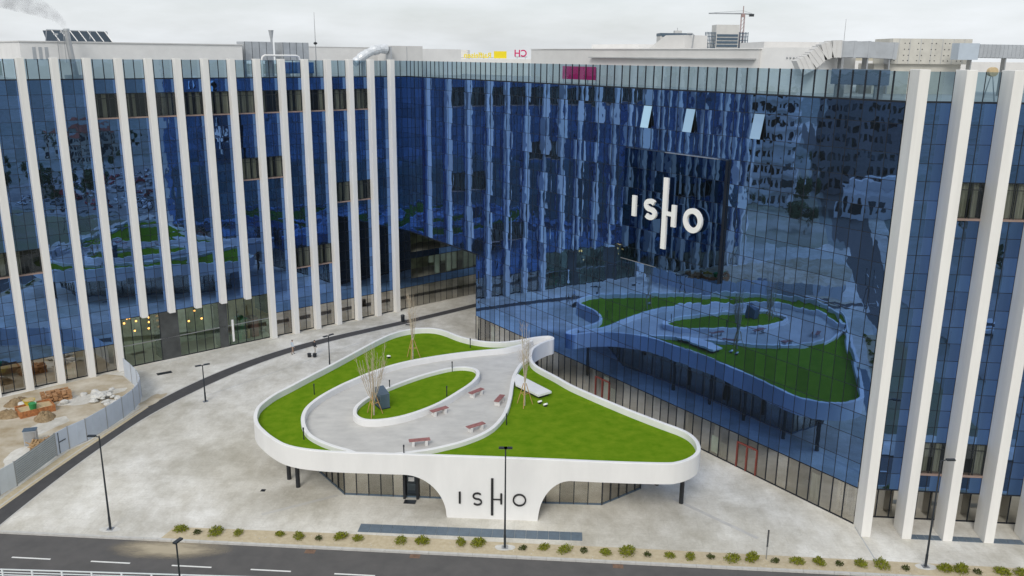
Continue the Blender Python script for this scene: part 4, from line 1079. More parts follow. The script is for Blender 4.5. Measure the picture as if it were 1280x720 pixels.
ORD = ['first', 'second', 'third', 'fourth', 'fifth', 'sixth', 'seventh', 'eighth', 'ninth', 'tenth', 'eleventh', 'twelfth', 'thirteenth', 'fourteenth']
def ordlabel(x, xs, what):
    lm = [(-24.6, 'right of the left end of the gravel strip', 1), (-.32, 'left of the middle lamp post', -1), (-.32, 'right of the middle lamp post', 1), (27.78, 'left of the right lamp post', -1), (27.78, 'right of the right lamp post', 1)]
    best = None
    for lx, txt, s in lm:
        if (x - lx) * s <= 0: continue
        k = sum(1 for q in xs if (q - lx) * s > 0 and abs(q - lx) < abs(x - lx))
        if best is None or k < best[0]: best = (k, txt)
    return '%s %s %s' % (ORD[best[0]], what, best[1])
for i, (x, y) in enumerate(BIG):
    t = thing('shrub', ordlabel(x, [p[0] for p in BIG], 'leafy yellow green shrub'), 'shrub', (x, max(y, KX(x) + .5), .008), random.uniform(0, 6), 'low shrubs planted along the kerb')
    s = random.uniform(.72, 1.12); t.scale = (s * random.uniform(.9, 1.15), s * random.uniform(.85, 1.1), s * random.uniform(.75, 1.15))
    link('foliage', sme[i % 5], t); link('stem', stme, t)
for i, (x, y) in enumerate(SMALL):
    t = thing('shrub', ordlabel(x, [p[0] for p in SMALL], 'tiny dark shrub'), 'shrub', (x, max(y, KX(x) + .4), .008), random.uniform(0, 6), 'tiny dark shrubs between the larger ones')
    link('foliage', tme, t)
# people by the cycle lane
def person(loc, rz, label, top, legs, h=1.74, stride=.22):
    t = thing('person', label, 'person', loc, rz)
    bm = bmesh.new()
    J = {'pel': (0, 0, .93), 'wai': (0, 0, 1.12), 'che': (0, .01, 1.34), 'nec': (0, .0, 1.48), 'hd0': (0, -.01, 1.56), 'hd1': (0, -.015, 1.66), 'hd2': (0, 0, 1.73),
         'hL': (.09, 0, .90), 'kL': (.1, -stride * .6, .50), 'aL': (.1, -stride * .7, .09), 'tL': (.1, -stride * .7 - .16, .04),
         'hR': (-.09, 0, .90), 'kR': (-.1, stride * .2, .48), 'aR': (-.1, stride * .9, .11), 'tR': (-.1, stride * .9 - .15, .04),
         'sL': (.18, .01, 1.41), 'eL': (.24, .05, 1.14), 'wL': (.24, -.05, .90), 'fL': (.235, -.08, .80),
         'sR': (-.18, .01, 1.41), 'eR': (-.24, -.0, 1.14), 'wR': (-.25, -.1, .91), 'fR': (-.245, -.13, .81)}
    R = {'pel': .145, 'wai': .13, 'che': .155, 'nec': .06, 'hd0': .085, 'hd1': .10, 'hd2': .075, 'hL': .095, 'kL': .062, 'aL': .042, 'tL': .04, 'hR': .095, 'kR': .062, 'aR': .042, 'tR': .04,
         'sL': .065, 'eL': .047, 'wL': .033, 'fL': .03, 'sR': .065, 'eR': .047, 'wR': .033, 'fR': .03}
    E = [('pel', 'wai'), ('wai', 'che'), ('che', 'nec'), ('nec', 'hd0'), ('hd0', 'hd1'), ('hd1', 'hd2'), ('pel', 'hL'), ('hL', 'kL'), ('kL', 'aL'), ('aL', 'tL'), ('pel', 'hR'), ('hR', 'kR'), ('kR', 'aR'), ('aR', 'tR'),
         ('che', 'sL'), ('sL', 'eL'), ('eL', 'wL'), ('wL', 'fL'), ('che', 'sR'), ('sR', 'eR'), ('eR', 'wR'), ('wR', 'fR')]
    me = bpy.data.meshes.new('body'); names = list(J)
    me.from_pydata([J[k] for k in names], [(names.index(a), names.index(c)) for a, c in E], [])
    o = link('body', me, t)
    sk = o.modifiers.new('skin', 'SKIN'); sk.use_smooth_shade = True
    sv = me.skin_vertices[0].data
    for k, nme in enumerate(names): sv[k].radius = (R[nme], R[nme] * (.72 if nme in ('pel', 'wai', 'che') else 1)); sv[k].use_root = nme == 'pel'
    ss = o.modifiers.new('sub', 'SUBSURF'); ss.levels = 1; ss.render_levels = 1
    dg = bpy.context.evaluated_depsgraph_get(); ev = o.evaluated_get(dg); nm = bpy.data.meshes.new_from_object(ev)
    o.modifiers.clear(); o.data = nm
    nm.materials.clear()
    for m in (M['skin'], top, legs, M['dark'], M['hair']): nm.materials.append(m)
    for p in nm.polygons:
        c = p.center; p.use_smooth = True
        p.material_index = 4 if c.z > 1.60 and (c.y > -.03 or c.z > 1.70) else 0 if c.z > 1.49 or (abs(c.x) > .19 and c.z < .92) else 1 if c.z > .95 or abs(c.x) > .19 else 3 if c.z < .1 else 2
    return t
M['coat'] = mat('dark_coat', (.03, .032, .04), .9); M['pale'] = mat('pale_trousers', (.45, .42, .38), .9); M['shirt'] = mat('pale_blue_top', (.50, .58, .66), .9); M['tan'] = mat('tan_trousers', (.34, .24, .18), .9)
person((-24.6, 92.4, .0), 2.2, 'person in a pale blue top and tan trousers crossing by the cycle lane', M['shirt'], M['tan'])
person((-22.1, 92.4, .0), 2.4, 'person in a dark coat and pale trousers beside the cycle lane', M['coat'], M['pale'])
for x, lab in ((-22.55, 'left one of two small black drums on the paving by the dark coated person'), (-21.95, 'right one of two small black drums on the paving by the dark coated person')):
    t = thing('planter_drum', lab, 'drum', (x, 91.6, 0), 0, 'two black drums')
    b = MB(); b.tube([(0, 0, 0), (0, 0, .36), (0, 0, .40)], [.20, .22, .24], M['dark'], 12); b.build('drum', t)
    b = MB(); b.tube([(0, 0, .40), (0, 0, .43)], .19, M['frame'], 12); b.build('lid', t)
t = thing('litter_bin', 'small dark litter bin on the paving beside the cycle lane behind the tall tree', 'litter bin', (-13.8, 105.2, 0))
b = MB(); b.tube([(0, 0, 0), (0, 0, .8)], [.22, .25], M['dark'], 12); b.build('drum', t)
b = MB(); b.tube([(0, 0, .8), (0, 0, .92)], [.28, .2], M['frame'], 12); b.build('lid', t)

# building site: hoarding, pallets, rubble, skip
t = thing('hoarding', 'curved hoarding of pale blue panels with one ribbed grey section round the building site', 'fence', (-37, 72, 0))
FP = [(-39.3, 57.2), (-38.77, 59.57), (-38.35, 61.16), (-37.9, 66.4), (-37.55, 67.8), (-36.81, 69.4), (-36.2, 72.0), (-35.8, 74.3), (-35.62, 76.3), (-35.8, 78.0), (-36.3, 79.6), (-37.4, 81.4), (-38.7, 83.1), (-40.3, 85.0)]
kind = ['fencew', 'fencew', 'corr', 'fence', 'fence', 'fence', 'fence', 'fence', 'fence', 'fence', 'fence', 'fence', 'fence']
hm = Matrix.Translation((37, -72, 0))
for i, kd in enumerate(kind):
    p, q = Vector((*FP[i], 0)), Vector((*FP[i + 1], 0)); L = (q - p).length; F = hm @ frame(p, q - p); b = MB(); H = 2.05
    if kd == 'corr':
        n = 11
        for k in range(n):
            z0 = .08 + k * (H - .1) / n; dz = (H - .1) / n
            b.box((.02, -.03, z0), (L - .02, .02, z0 + dz * .62), M['corr'], F); b.box((.02, .0, z0 + dz * .62), (L - .02, .03, z0 + dz), M['ribback'], F)
        b.build('ribbed_panel', t)
    else:
        b.box((.015, -.02, .06), (L - .015, .02, H), M[kd], F)
        n = max(2, int(L / .8))
        for k in range(n): b.box((.015 + k * L / n, -.032, .06), (.015 + k * L / n + .05, -.02, H), M[kd], F)
        b.build('panel', t)
    b = MB(); b.box((-.04, -.04, 0), (.04, .05, H + .05), M['metal'], F); b.build('post', t)
b = MB(); p, q = Vector((*FP[3], 0)), Vector((*FP[4], 0)); F = hm @ frame(p, q - p)
b.box((.30, -.06, .1), (.36, -.03, 1.95), M['frame'], F); b.box((.36, -.06, 1.05), (1.1, -.03, 1.13), M['frame'], F); b.build('gate_latch', t)
def pallets(loc, rz, label, n, seed, w=1.2, d=.9):
    r = random.Random(seed); t = thing('pallet_stack', label, 'pallets', loc, rz)
    z = 0
    for k in range(n):
        b = MB(); Mx = Matrix.Rotation(r.uniform(-.2, .2), 4, 'Z') @ Matrix.Translation((r.uniform(-.1, .1), r.uniform(-.1, .1), z))
        for i in range(3): b.box((-w / 2, -d / 2 + i * (d - .1) / 2, 0), (w / 2, -d / 2 + .1 + i * (d - .1) / 2, .09), M['pallet'], Mx)
        for i in range(6): b.box((-w / 2 + i * (w - .12) / 5, -d / 2, .09), (-w / 2 + .12 + i * (w - .12) / 5, d / 2, .12), M['pallet'], Mx)
        b.build('pallet', t); z += .13
    for i in range(14):
        b = MB(); Mx = Matrix.Translation((r.uniform(-w, w) * .6, r.uniform(-d, d) * .6, z * r.uniform(.5, 1))) @ Matrix.Rotation(r.uniform(0, 3), 4, 'Z') @ Matrix.Rotation(r.uniform(-.3, .3), 4, 'Y')
        b.box((-.5, -.05, 0), (.5, .05, .05), M['pallet'], Mx); b.build('plank', t)
    return t
pallets((-39.9, 67.9, .007), .4, 'heap of broken timber pallets behind the ribbed grey hoarding section', 5, 4, 1.5, 1.2)
t = thing('brick_stack', 'stacked loose bricks on the building site at the foot of the fins', 'bricks', (-44.2, 78.7, .007), .65)
bk = MB(); bk.box((-.19, -.09, 0), (.19, .09, .15), M['brick']); bkm = bk.mesh('brick'); r = random.Random(9)
for z in range(5):
    for i in range(6):
        for j in range(7):
            if r.random() < .12 + z * .11: continue
            link('brick', bkm, t, mw=Matrix.Translation((-1.05 + i * .42 + r.uniform(-.05, .05), -.75 + j * .24 + r.uniform(-.04, .04), z * .155)) @ Matrix.Rotation(r.uniform(-.2, .2), 4, 'Z'))
def rock(seed, s):
    r = random.Random(seed); b = MB(); b.ball((0, 0, 0), s, M['rubble'], 7, 5)
    b.v = [(v[0] * r.uniform(.75, 1.2), v[1] * r.uniform(.75, 1.2), v[2] * r.uniform(.6, 1.1)) for v in b.v]; b.sm = [False] * len(b.sm)
    return b.mesh('stone')
rk = [rock(i, (.5, .36, .2)) for i in range(4)]
t = thing('rubble_heap', 'heap of flat white rubble slabs inside the hoarding on the building site', 'rubble', (-39.9, 79.0, .007))
for i in range(26):
    x, y = r.gauss(0, .85), r.gauss(0, .75); link('stone', rk[i % 4], t, mw=Matrix.Translation((x, y, max(.08, .55 - .35 * math.hypot(x, y)))) @ Matrix.Rotation(r.uniform(0, 6), 4, 'Z') @ Matrix.Rotation(r.uniform(-.3, .3), 4, 'X') @ Matrix.Scale(r.uniform(.7, 1.25), 4))
for (x, y), lab in (((-42.9, 77.6), 'single white block lying on the site soil right of the bricks'), ((-41.2, 80.3), 'flat white slab lying on the soil above the rubble heap'), ((-46.6, 77.0), 'pale bag lying beside the orange mixing trough')):
    t = thing('stone_block', lab, 'stone', (x, y, .1), r.uniform(0, 3)); b = MB(); b.ball((0, 0, .1), (.45, .32, .22), M['rubble'], 8, 6); b.sm = [False] * len(b.sm); b.v = [(v[0] * r.uniform(.85, 1.1), v[1] * r.uniform(.85, 1.1), max(-.09, v[2])) for v in b.v]; b.build('block', t)
t = thing('mortar_trough', 'orange steel trough filled with sand on the building site', 'trough', (-44.6, 75.6, .007), math.radians(42))
b = MB()
for a, c in (((-1.5, -1.0, 0), (1.5, -.94, .62)), ((-1.5, .94, 0), (1.5, 1.0, .62)), ((-1.5, -.94, 0), (-1.44, .94, .62)), ((1.44, -.94, 0), (1.5, .94, .62)), ((-1.44, -.94, 0), (1.44, .94, .08))): b.box(a, c, M['orange'])
b.build('tub', t)
b = MB(); n = 12
for j in range(n + 1):
    for i in range(n + 1):
        x, y = -1.43 + 2.86 * i / n, -.93 + 1.86 * j / n; b.v.append((x, y, .42 + .22 * math.exp(-((x - .3) ** 2 + (y - .2) ** 2) * 2) + r.uniform(-.02, .02)))
for j in range(n):
    for i in range(n): q = j * (n + 1) + i; b.face((q, q + 1, q + n + 2, q + n + 1), M['sand'])
b.build('sand_fill', t)
t = thing('plastic_bucket', 'green plastic bucket standing in the sand of the orange trough', 'bucket', (-44.5, 75.1, .5)); b = MB(); b.tube([(0, 0, 0), (0, 0, .55), (0, 0, .58)], [.27, .36, .38], M['green'], 14); b.build('tub', t); b = MB(); b.tube([(-.36, 0, .5), (-.2, .1, .75), (.2, .1, .75), (.36, 0, .5)], .015, M['metal'], 5); b.build('handle', t)
t = thing('mortar_tub', 'yellow mortar tub standing at the far corner of the orange trough', 'tub', (-45.5, 76.3, .45), .5)
b = MB(); b.tube([(0, 0, 0), (0, 0, .42), (0, 0, .46)], [.38, .52, .55], M['yelp'], 14); b.build('tub', t)
b = MB(); b.tube([(0, 0, .44), (0, 0, .475)], .47, M['sand'], 14); b.build('mortar_fill', t)
for k_, (x, y) in enumerate(((-46.6, 74.6), (-47.4, 77.6), (-43.0, 74.2))):
    t = thing('earth_heap', ('brown earth heap left of the orange trough', 'low brown earth heap behind the orange trough', 'small brown earth heap between trough and hoarding')[k_], 'earth', (x, y, .0), k_)
    b = MB(); n = 14; rr_ = random.Random(k_)
    for j in range(n + 1):
        for i in range(n + 1):
            u, v = 2 * i / n - 1, 2 * j / n - 1; h = max(0, 1 - (u * u + v * v)); b.v.append((u * 1.3, v * .95, .62 * h ** 1.3 * rr_.uniform(.7, 1.2) - .02))
    for j in range(n):
        for i in range(n): q = j * (n + 1) + i; b.face((q, q + 1, q + n + 2, q + n + 1), M['earth'])
    b.build('heap', t)
t = thing('site_cabinet', 'grey steel cabinet standing behind the ribbed hoarding', 'cabinet', (-41.2, 68.6, .007), .3)
b = MB(); b.box((-.5, -.35, .05), (.5, .35, 1.35), M['duct']); b.build('body', t, bevel=.02); b = MB(); b.box((-.53, -.38, 1.35), (.53, .38, 1.4), M['bluegrey']); b.build('lid', t); b = MB(); b.box((-.42, -.37, .12), (.42, -.352, 1.28), M['metal']); b.build('door', t)
# pale railing on the near side of the road
t = thing('railing', 'pale metal railing with horizontal bars along the near edge of the road', 'railing', (-32, 48.4, -.03))
rF = frame((-10, .35, 0), (1, -.035)); L = 46
for z, h in ((.98, .07), (.78, .05), (.6, .05), (.42, .05), (.24, .05)):
    b = MB(); b.box((0, -.025, z), (L, .025, z + h), M['fencew']); b.build('rail', t, mw=rF)
g = MB(); g.box((-.05, -.045, 0), (.05, .045, 1.0), M['fencew']); pm_ = g.mesh('post')
for i in range(24): link('post', pm_, t, mw=rF @ Matrix.Translation((i * 1.92 + .3, 0, 0)))

# ------------------------------------------------------------------ pendant lamps in the entrance hall
pl0 = None
for k, z in [(3.62, 4.36), (3.73, 4.83), (3.83, 4.85), (4.05, 4.38), (3.97, 3.32), (4.52, 4.54), (4.51, 4.01), (4.48, 3.3), (5.82, 4.91), (6.26, 4.36), (6.01, 3.27), (6.52, 3.3)]:
    c = F1 @ Vector((k * BAY, 2.0, z))
    if pl0 is None:
        pl0 = thing('pendant_lamp', 'small warm glowing pendant lamp hanging behind the entrance hall glass', 'lamp', tuple(c), group='pendant lamps in the entrance hall')
        b = MB(); b.ball((0, 0, 0), .11, M['lamp_on'], 10, 6); b.build('bulb', pl0)
        b = MB(); b.tube([(0, 0, .12), (0, 0, .3)], [.1, .03], M['dark'], 8); b.tube([(0, 0, .3), (0, 0, 5.5 - 4.36)], .012, M['dark'], 4); b.build('cord', pl0)
    else: copy_tree(pl0, tuple(c), 0)

# ------------------------------------------------------------------ rooftop equipment
def l1w(x, d, z): return F1 @ Vector((x, d, z))
t = thing('chimney', 'tall thin steel chimney smoking above the left roof', 'chimney', (-43.4, 87.62, 30.08))
b = MB(); b.tube([(0.35, .1, 0), (.1, .03, 2.6), (-.05, 0, 4.7)], [.30, .27, .25], M['metal'], 14); b.build('flue', t)
b = MB(); b.tube([(-.04, 0, 4.55), (-.05, 0, 4.75)], .29, M['duct'], 14); b.build('cap', t)
b = MB(); b.box((-.5, -.5, 0), (.8, .6, .4), M['duct']); b.build('base', t)
# smoke plume
mS = bpy.data.materials.new('smoke'); mS.use_nodes = True; nt = mS.node_tree; nt.nodes.clear()
so = nt.nodes.new('ShaderNodeOutputMaterial'); pv = nt.nodes.new('ShaderNodeVolumePrincipled')
pv.inputs['Color'].default_value = (.85, .84, .86, 1)
tcn = nt.nodes.new('ShaderNodeTexCoord'); nn = nt.nodes.new('ShaderNodeTexNoise'); nn.inputs['Scale'].default_value = 1.3; nn.inputs['Detail'].default_value = 5
nt.links.new(tcn.outputs['Object'], nn.inputs['Vector']); mr = nt.nodes.new('ShaderNodeMapRange'); mr.inputs[1].default_value = .36; mr.inputs[2].default_value = .68; mr.inputs[3].default_value = 0; mr.inputs[4].default_value = .7
nt.links.new(nn.outputs['Fac'], mr.inputs[0]); nt.links.new(mr.outputs[0], pv.inputs['Density']); nt.links.new(pv.outputs[0], so.inputs['Volume'])
b = MB(); b.tube([(-.05, 0, 4.6), (-.3, -.1, 5.3), (-.9, -.4, 6.0), (-1.9, -1.0, 6.6), (-3.2, -1.9, 7.2), (-5, -3, 7.9)], [.2, .36, .6, .85, 1.1, 1.3], mS, 14)
o = b.build('smoke', mw=Matrix.Translation((-43.4, 87.62, 30.08))); tag(o, 'thin grey smoke drifting left from the steel chimney', 'smoke', kind='stuff')
# solar rack
t = thing('solar_rack', 'slanted rack of dark solar panels on the left penthouse roof', 'solar panels', tuple(l1w(9.6, 7.2, 33.66)), math.atan2(.6557, .755))
b = MB()
for a, c in (((-2.1, 0, 0), (-1.7, .9, 1.15)), ((3.9, 0, 0), (4.2, .9, 1.05)), ((0, 0, 0), (.4, .9, 1.15)), ((2.1, 0, 0), (2.5, .9, 1.1))): b.tube([a, c], .05, M['metal'], 6); b.tube([(c[0], c[1], 0), c], .04, M['metal'], 6)
b.tube([(-2.1, 0, .02), (4.0, 0, .02)], .06, M['metal'], 6); b.tube([(-1.7, .9, 1.17), (4.2, .9, 1.1)], .07, M['duct'], 6)
b.build('frame', t)
for i in range(7):
    x0 = -2.05 + i * .86; b = MB(); sh = .42 if i else .05
    ps = [(x0 + sh, .0, .08), (x0 + .80 + .42, .0, .08), (x0 + .80, .88, 1.10), (x0, .88, 1.10)]
    b.v += ps + [(p_[0], p_[1] + .04, p_[2] - .05) for p_ in ps]
    for f in ((0, 1, 2, 3), (7, 6, 5, 4), (0, 4, 5, 1), (1, 5, 6, 2), (2, 6, 7, 3), (3, 7, 4, 0)): b.face(f, M['winglass'])
    b.build('panel', t)
    b = MB(); b.tube([(x0 + .80 + .45, -.03, .08), (x0 + .83, .85, 1.12)], .05, M['letterw'], 6); b.build('brace', t)
def ahu(x0, x1, d0, d1, z0, z1, label, m='duct', face=None):
    t = thing('air_handling_unit', label, 'roof unit', tuple(l1w((x0 + x1) / 2, (d0 + d1) / 2, 30.08)), math.atan2(.6557, .755))
    w, d = (x1 - x0) / 2, (d1 - d0) / 2; b = MB(); b.box((-w, -d, z0 - 30.08), (w, d, z1 - 30.08), M[m]); b.build('casing', t, bevel=.03)
    b = MB()
    for i in range(4): b.box((-w + .05 + i * w / 2, -d - .02, z0 - 30.0), (-w + .09 + i * w / 2, -d + .01, z1 - 30.1), M['frame'])
    b.build('seam', t)
    b = MB()
    for sx in (-w + .1, w - .2): b.box((sx, -d + .1, 0), (sx + .1, d - .1, z0 - 30.08), M['metal'])
    b.build('leg', t)
ahu(27.2, 30.7, 4, 6, 31.9, 34.0, 'left one of two grey air handling boxes on the roof right of the white penthouse')
ahu(31.9, 35.3, 4, 6, 31.9, 33.98, 'right one of two grey air handling boxes on the roof beside the mast')
ahu(31.2, 34.4, 1.3, 2.6, 30.5, 31.75, 'bright blue roof unit behind the glass parapet below the white pipe', 'bluebox') if 'bluebox' in M else None
t = thing('roof_vent', 'flared vent stack between the two grey roof boxes', 'vent', tuple(l1w(31.3, 5.5, 30.08)))
b = MB(); b.tube([(0, 0, 0), (0, 0, 4.2), (0, 0, 5.2)], [.14, .13, .30], M['duct'], 12); b.build('stack', t); b = MB(); b.tube([(0, 0, 5.2), (0, 0, 5.26)], .32, M['metal'], 12); b.build('rim', t)
t = thing('roof_pipe', 'white pipe bent over behind the glass parapet of the left wing', 'pipe', tuple(l1w(28.3, 2, 30.08)), math.atan2(.6557, .755))
b = MB(); b.tube([(0, 0, 0), (0, 0, 2.0), (.1, 0, 2.25), (.35, 0, 2.4), (4.3, 0, 2.4), (4.6, 0, 2.25), (4.75, 0, 1.9), (4.75, 0, 0)], .11, M['letterw'], 8); b.build('pipe', t)
b = MB(); b.box((2.2, -.1, 0), (2.3, .1, 2.3), M['metal']); b.build('support', t)
t = thing('antenna_mast', 'thin antenna mast with a small ball on the left roof', 'antenna', tuple(l1w(36.2, 4, 30.08)))
b = MB(); b.tube([(0, 0, 0), (0, 0, 4.0), (0, 0, 7.4)], [.07, .05, .02], M['metal'], 6); b.build('mast', t); b = MB(); b.ball((0, 0, 3.85), (.24, .24, .16), M['dark'], 10, 6); b.build('ball', t)
t = thing('roof_wall', 'long plain white roof wall behind the antenna', 'wall', tuple(l1w(44, 8, 30.08)), math.atan2(.6557, .755))
b = MB(); b.box((-8.4, 0, 0), (6, .3, 3.45), M['white']); b.build('wall', t); b = MB(); b.box((-8.5, -.05, 3.45), (6.1, .35, 3.52), M['offwhite']); b.build('coping', t)
t = thing('insulated_duct', 'crumpled silver insulated duct climbing over the roof near the corner', 'duct', tuple(l1w(43, 2.6, 30.08)), math.atan2(.6557, .755))
r = random.Random(4); b = MB(); P = [(-2.4, 0, 1.6), (-1.6, 0, 2.1), (-.6, 0, 2.7), (.4, 0, 3.1), (1.6, .2, 3.3), (2.6, .3, 3.3)]
PP = []; RR = []
for i in range(len(P) - 1):
    for k in range(5): PP.append(tuple(Vector(P[i]).lerp(Vector(P[i + 1]), k / 5))); RR.append(.55 + r.uniform(-.07, .07))
b.tube(PP, RR, M['foil'], 14); b.sm = [False] * len(b.sm); b.build('duct', t); b = MB(); b.box((2.6, -.5, 0), (2.75, .6, 3.6), M['duct']); b.box((-1.2, -.4, 0), (-1.1, .4, 2.3), M['metal']); b.build('support', t)
t = thing('roof_house', 'two pale grey roof boxes in a step behind the corner fin', 'roof house', tuple(l1w(50, 5, 30.08)), math.atan2(.6557, .755))
b = MB(); b.box((-3.9, -2, 0), (1.1, 1, 3.72), M['offwhite']); b.box((-1.4, -2.03, 0), (-1.34, -1.98, 3.6), M['duct']); b.build('front_box', t); b = MB(); b.box((1.1, 1, 0), (9.7, 5, 3.42), M['white']); b.build('rear_box', t)
for x, z, lab in ((7.5, 34.3, 'small lamp bracket on the roof edge left of the chimney'), (8.1, 34.5, 'small double bracket on the roof edge next to the chimney')):
    t = thing('roof_bracket', lab, 'bracket', tuple(l1w(x, 2.8, 31.6))); b = MB(); b.tube([(0, 0, 0), (0, 0, z - 31.6)], .03, M['metal'], 5); b.build('pole', t); b = MB(); b.box((-.3, -.06, z - 31.65), (.12, .06, z - 31.5), M['duct']); b.build('head', t)
def r2(s_, d, z): return F2 @ Vector((s_, d, z))
t = thing('roof_billboard', 'magenta sign panels standing behind the glass parapet of the right block', 'sign', tuple(r2(12.5, 2, 30.08)), math.atan2(-.8198, .5727))
for i in range(4): b = MB(); b.box((i * 1.27, 0, .45), (i * 1.27 + 1.2, .12, 1.68), M['magenta']); b.build('panel', t)
b = MB()
for i in range(5): b.box((i * 1.25, .12, 0), (i * 1.25 + .06, .2, 1.6), M['metal'])
b.build('frame', t)
# big ducts and the concrete shaft on the right
t = thing('roof_duct', 'big ribbed grey duct rising by an elbow and running to the concrete shaft', 'duct', (22.8, 70, 30.08))
def duct_sec(P, w, h, m, nm, t, rib=.35):
    b = MB(); pts = [Vector(p) for p in P]
    for i in range(len(pts) - 1):
        a, c = pts[i], pts[i + 1]; d = (c - a).normalized(); up_ = Vector((-d.z, 0, d.x)); L = (c - a).length; k = max(1, int(L / rib))
        for q in range(k):
            for (s0_, s1_, e) in ((q / k, (q + .86) / k, 0), ((q + .86) / k, (q + 1) / k, .035)):
                A_, B_ = a.lerp(c, s0_), a.lerp(c, s1_); hh = h / 2 + e; ww = w / 2 + e
                n = len(b.v); b.v += [tuple(A_ + up_ * sy * hh + Vector((0, sx * ww, 0))) for sx, sy in ((-1, -1), (1, -1), (1, 1), (-1, 1))] + [tuple(B_ + up_ * sy * hh + Vector((0, sx * ww, 0))) for sx, sy in ((-1, -1), (1, -1), (1, 1), (-1, 1))]
                for f in ((0, 1, 2, 3), (7, 6, 5, 4), (0, 4, 5, 1), (1, 5, 6, 2), (2, 6, 7, 3), (3, 7, 4, 0)): b.face([n + z for z in f], m)
    return b.build(nm, t)
duct_sec([(-.7, 0, 1.9), (.2, 0, 2.4), (1.0, 0, 3.1), (1.7, 0, 3.35), (2.4, 0, 3.36)], 1.3, 1.25, M['offwhite'], 'elbow', t, .28)
duct_sec([(2.4, 0, 3.36), (4.6, 0, 3.34), (6.7, 0, 3.25)], 1.3, 1.2, M['duct'], 'duct_run', t, 1.1)
b = MB()
for x in (2.6, 4.5, 6.2): b.box((x, -.5, 0), (x + .1, .5, 2.75), M['metal'])
b.build('support', t)
t = thing('concrete_shaft', 'pale concrete roof shaft with rows of small tie holes at the right', 'shaft', (32.4, 71.5, 30.08))
b = MB(); b.box((-3.05, -1.5, 2.3), (3.1, 2, 4.2), M['shaft']); b.box((-4.2, -1.2, 0), (2.6, 2, 2.3), M['shaft']); b.build('block', t)
hm_ = MB(); r = random.Random(6); hm_.tube([(0, 0, 0), (0, .03, 0)], .045, M['frame'], 6); hme = hm_.mesh('tie_hole')
for i in range(12):
    for z in (2.55, 2.95, 3.4, 3.85): link('tie_hole', hme, t, mw=Matrix.Translation((-2.8 + i * .52 + (.18 if i % 2 else 0), -1.515, z)))
for i in range(7):
    b = MB(); b.box((-2.55 + i * .84, -1.512, 2.3), (-2.52 + i * .84, -1.49, 4.2), M['duct']); b.build('joint', t)
t = thing('roof_duct', 'smaller ribbed grey duct leaving the concrete shaft to the right edge', 'duct', (34, 68, 30.08))
duct_sec([(-.6, 0, 3.3), (7, 0, 3.25)], .9, .92, M['duct'], 'duct_run', t, .3)
b = MB(); b.box((-.75, -.62, 2.65), (.75, .55, 3.85), M['bluelt']); b.build('end_box', t)
b = MB()
for x in (.4, 3, 5.6): b.box((x, -.3, 0), (x + .08, .3, 2.8), M['metal'])
b.build('support', t)
t = thing('roof_lamp', 'small lamp on a thin pole at the right end of the roof', 'lamp', (33.2, 57.6, 30.08)); b = MB(); b.tube([(0, 0, 0), (.12, 0, 2.95)], .035, M['dark'], 6); b.build('pole', t); b = MB(); b.box((0, -.08, 2.93), (.45, .08, 3.03), M['dark']); b.build('lamp_head', t)
t = thing('lightning_rod', 'thin lightning rod above the grey duct on the right', 'rod', (24.7, 67.7, 30.08)); b = MB(); b.tube([(0, 0, 0), (0, 0, 5.5)], [.035, .015], M['metal'], 5); b.build('rod', t); b = MB(); b.box((-.15, -.15, 0), (.15, .15, .1), M['offwhite']); b.build('foot', t)
t = thing('roof_cooler', 'blue roof cooler behind the glass parapet under the big duct', 'roof unit', tuple(r2(45.6, 1.7, 30.08)), math.atan2(-.8198, .5727)); b = MB(); b.box((-1.9, 0, .9), (1.9, 1.2, 1.95), M['bluegrey']); b.build('casing', t, bevel=.03)
b = MB()
for x in (-1.6, 1.5): b.box((x, .1, 0), (x + .1, 1.1, .9), M['metal'])
b.build('leg', t)
t = thing('cable_reel', 'small orange reel behind the glass by the second white fin on the right', 'reel', (31.3, 58.6, 30.08)); b = MB(); b.tube([(0, -.2, 1.9), (0, .2, 1.9)], .3, M['sand'], 12); b.build('drum', t); b = MB(); b.tube([(-.4, 0, 0), (0, 0, 1.9), (.4, 0, 0)], .05, M['metal'], 6); b.build('stand', t)

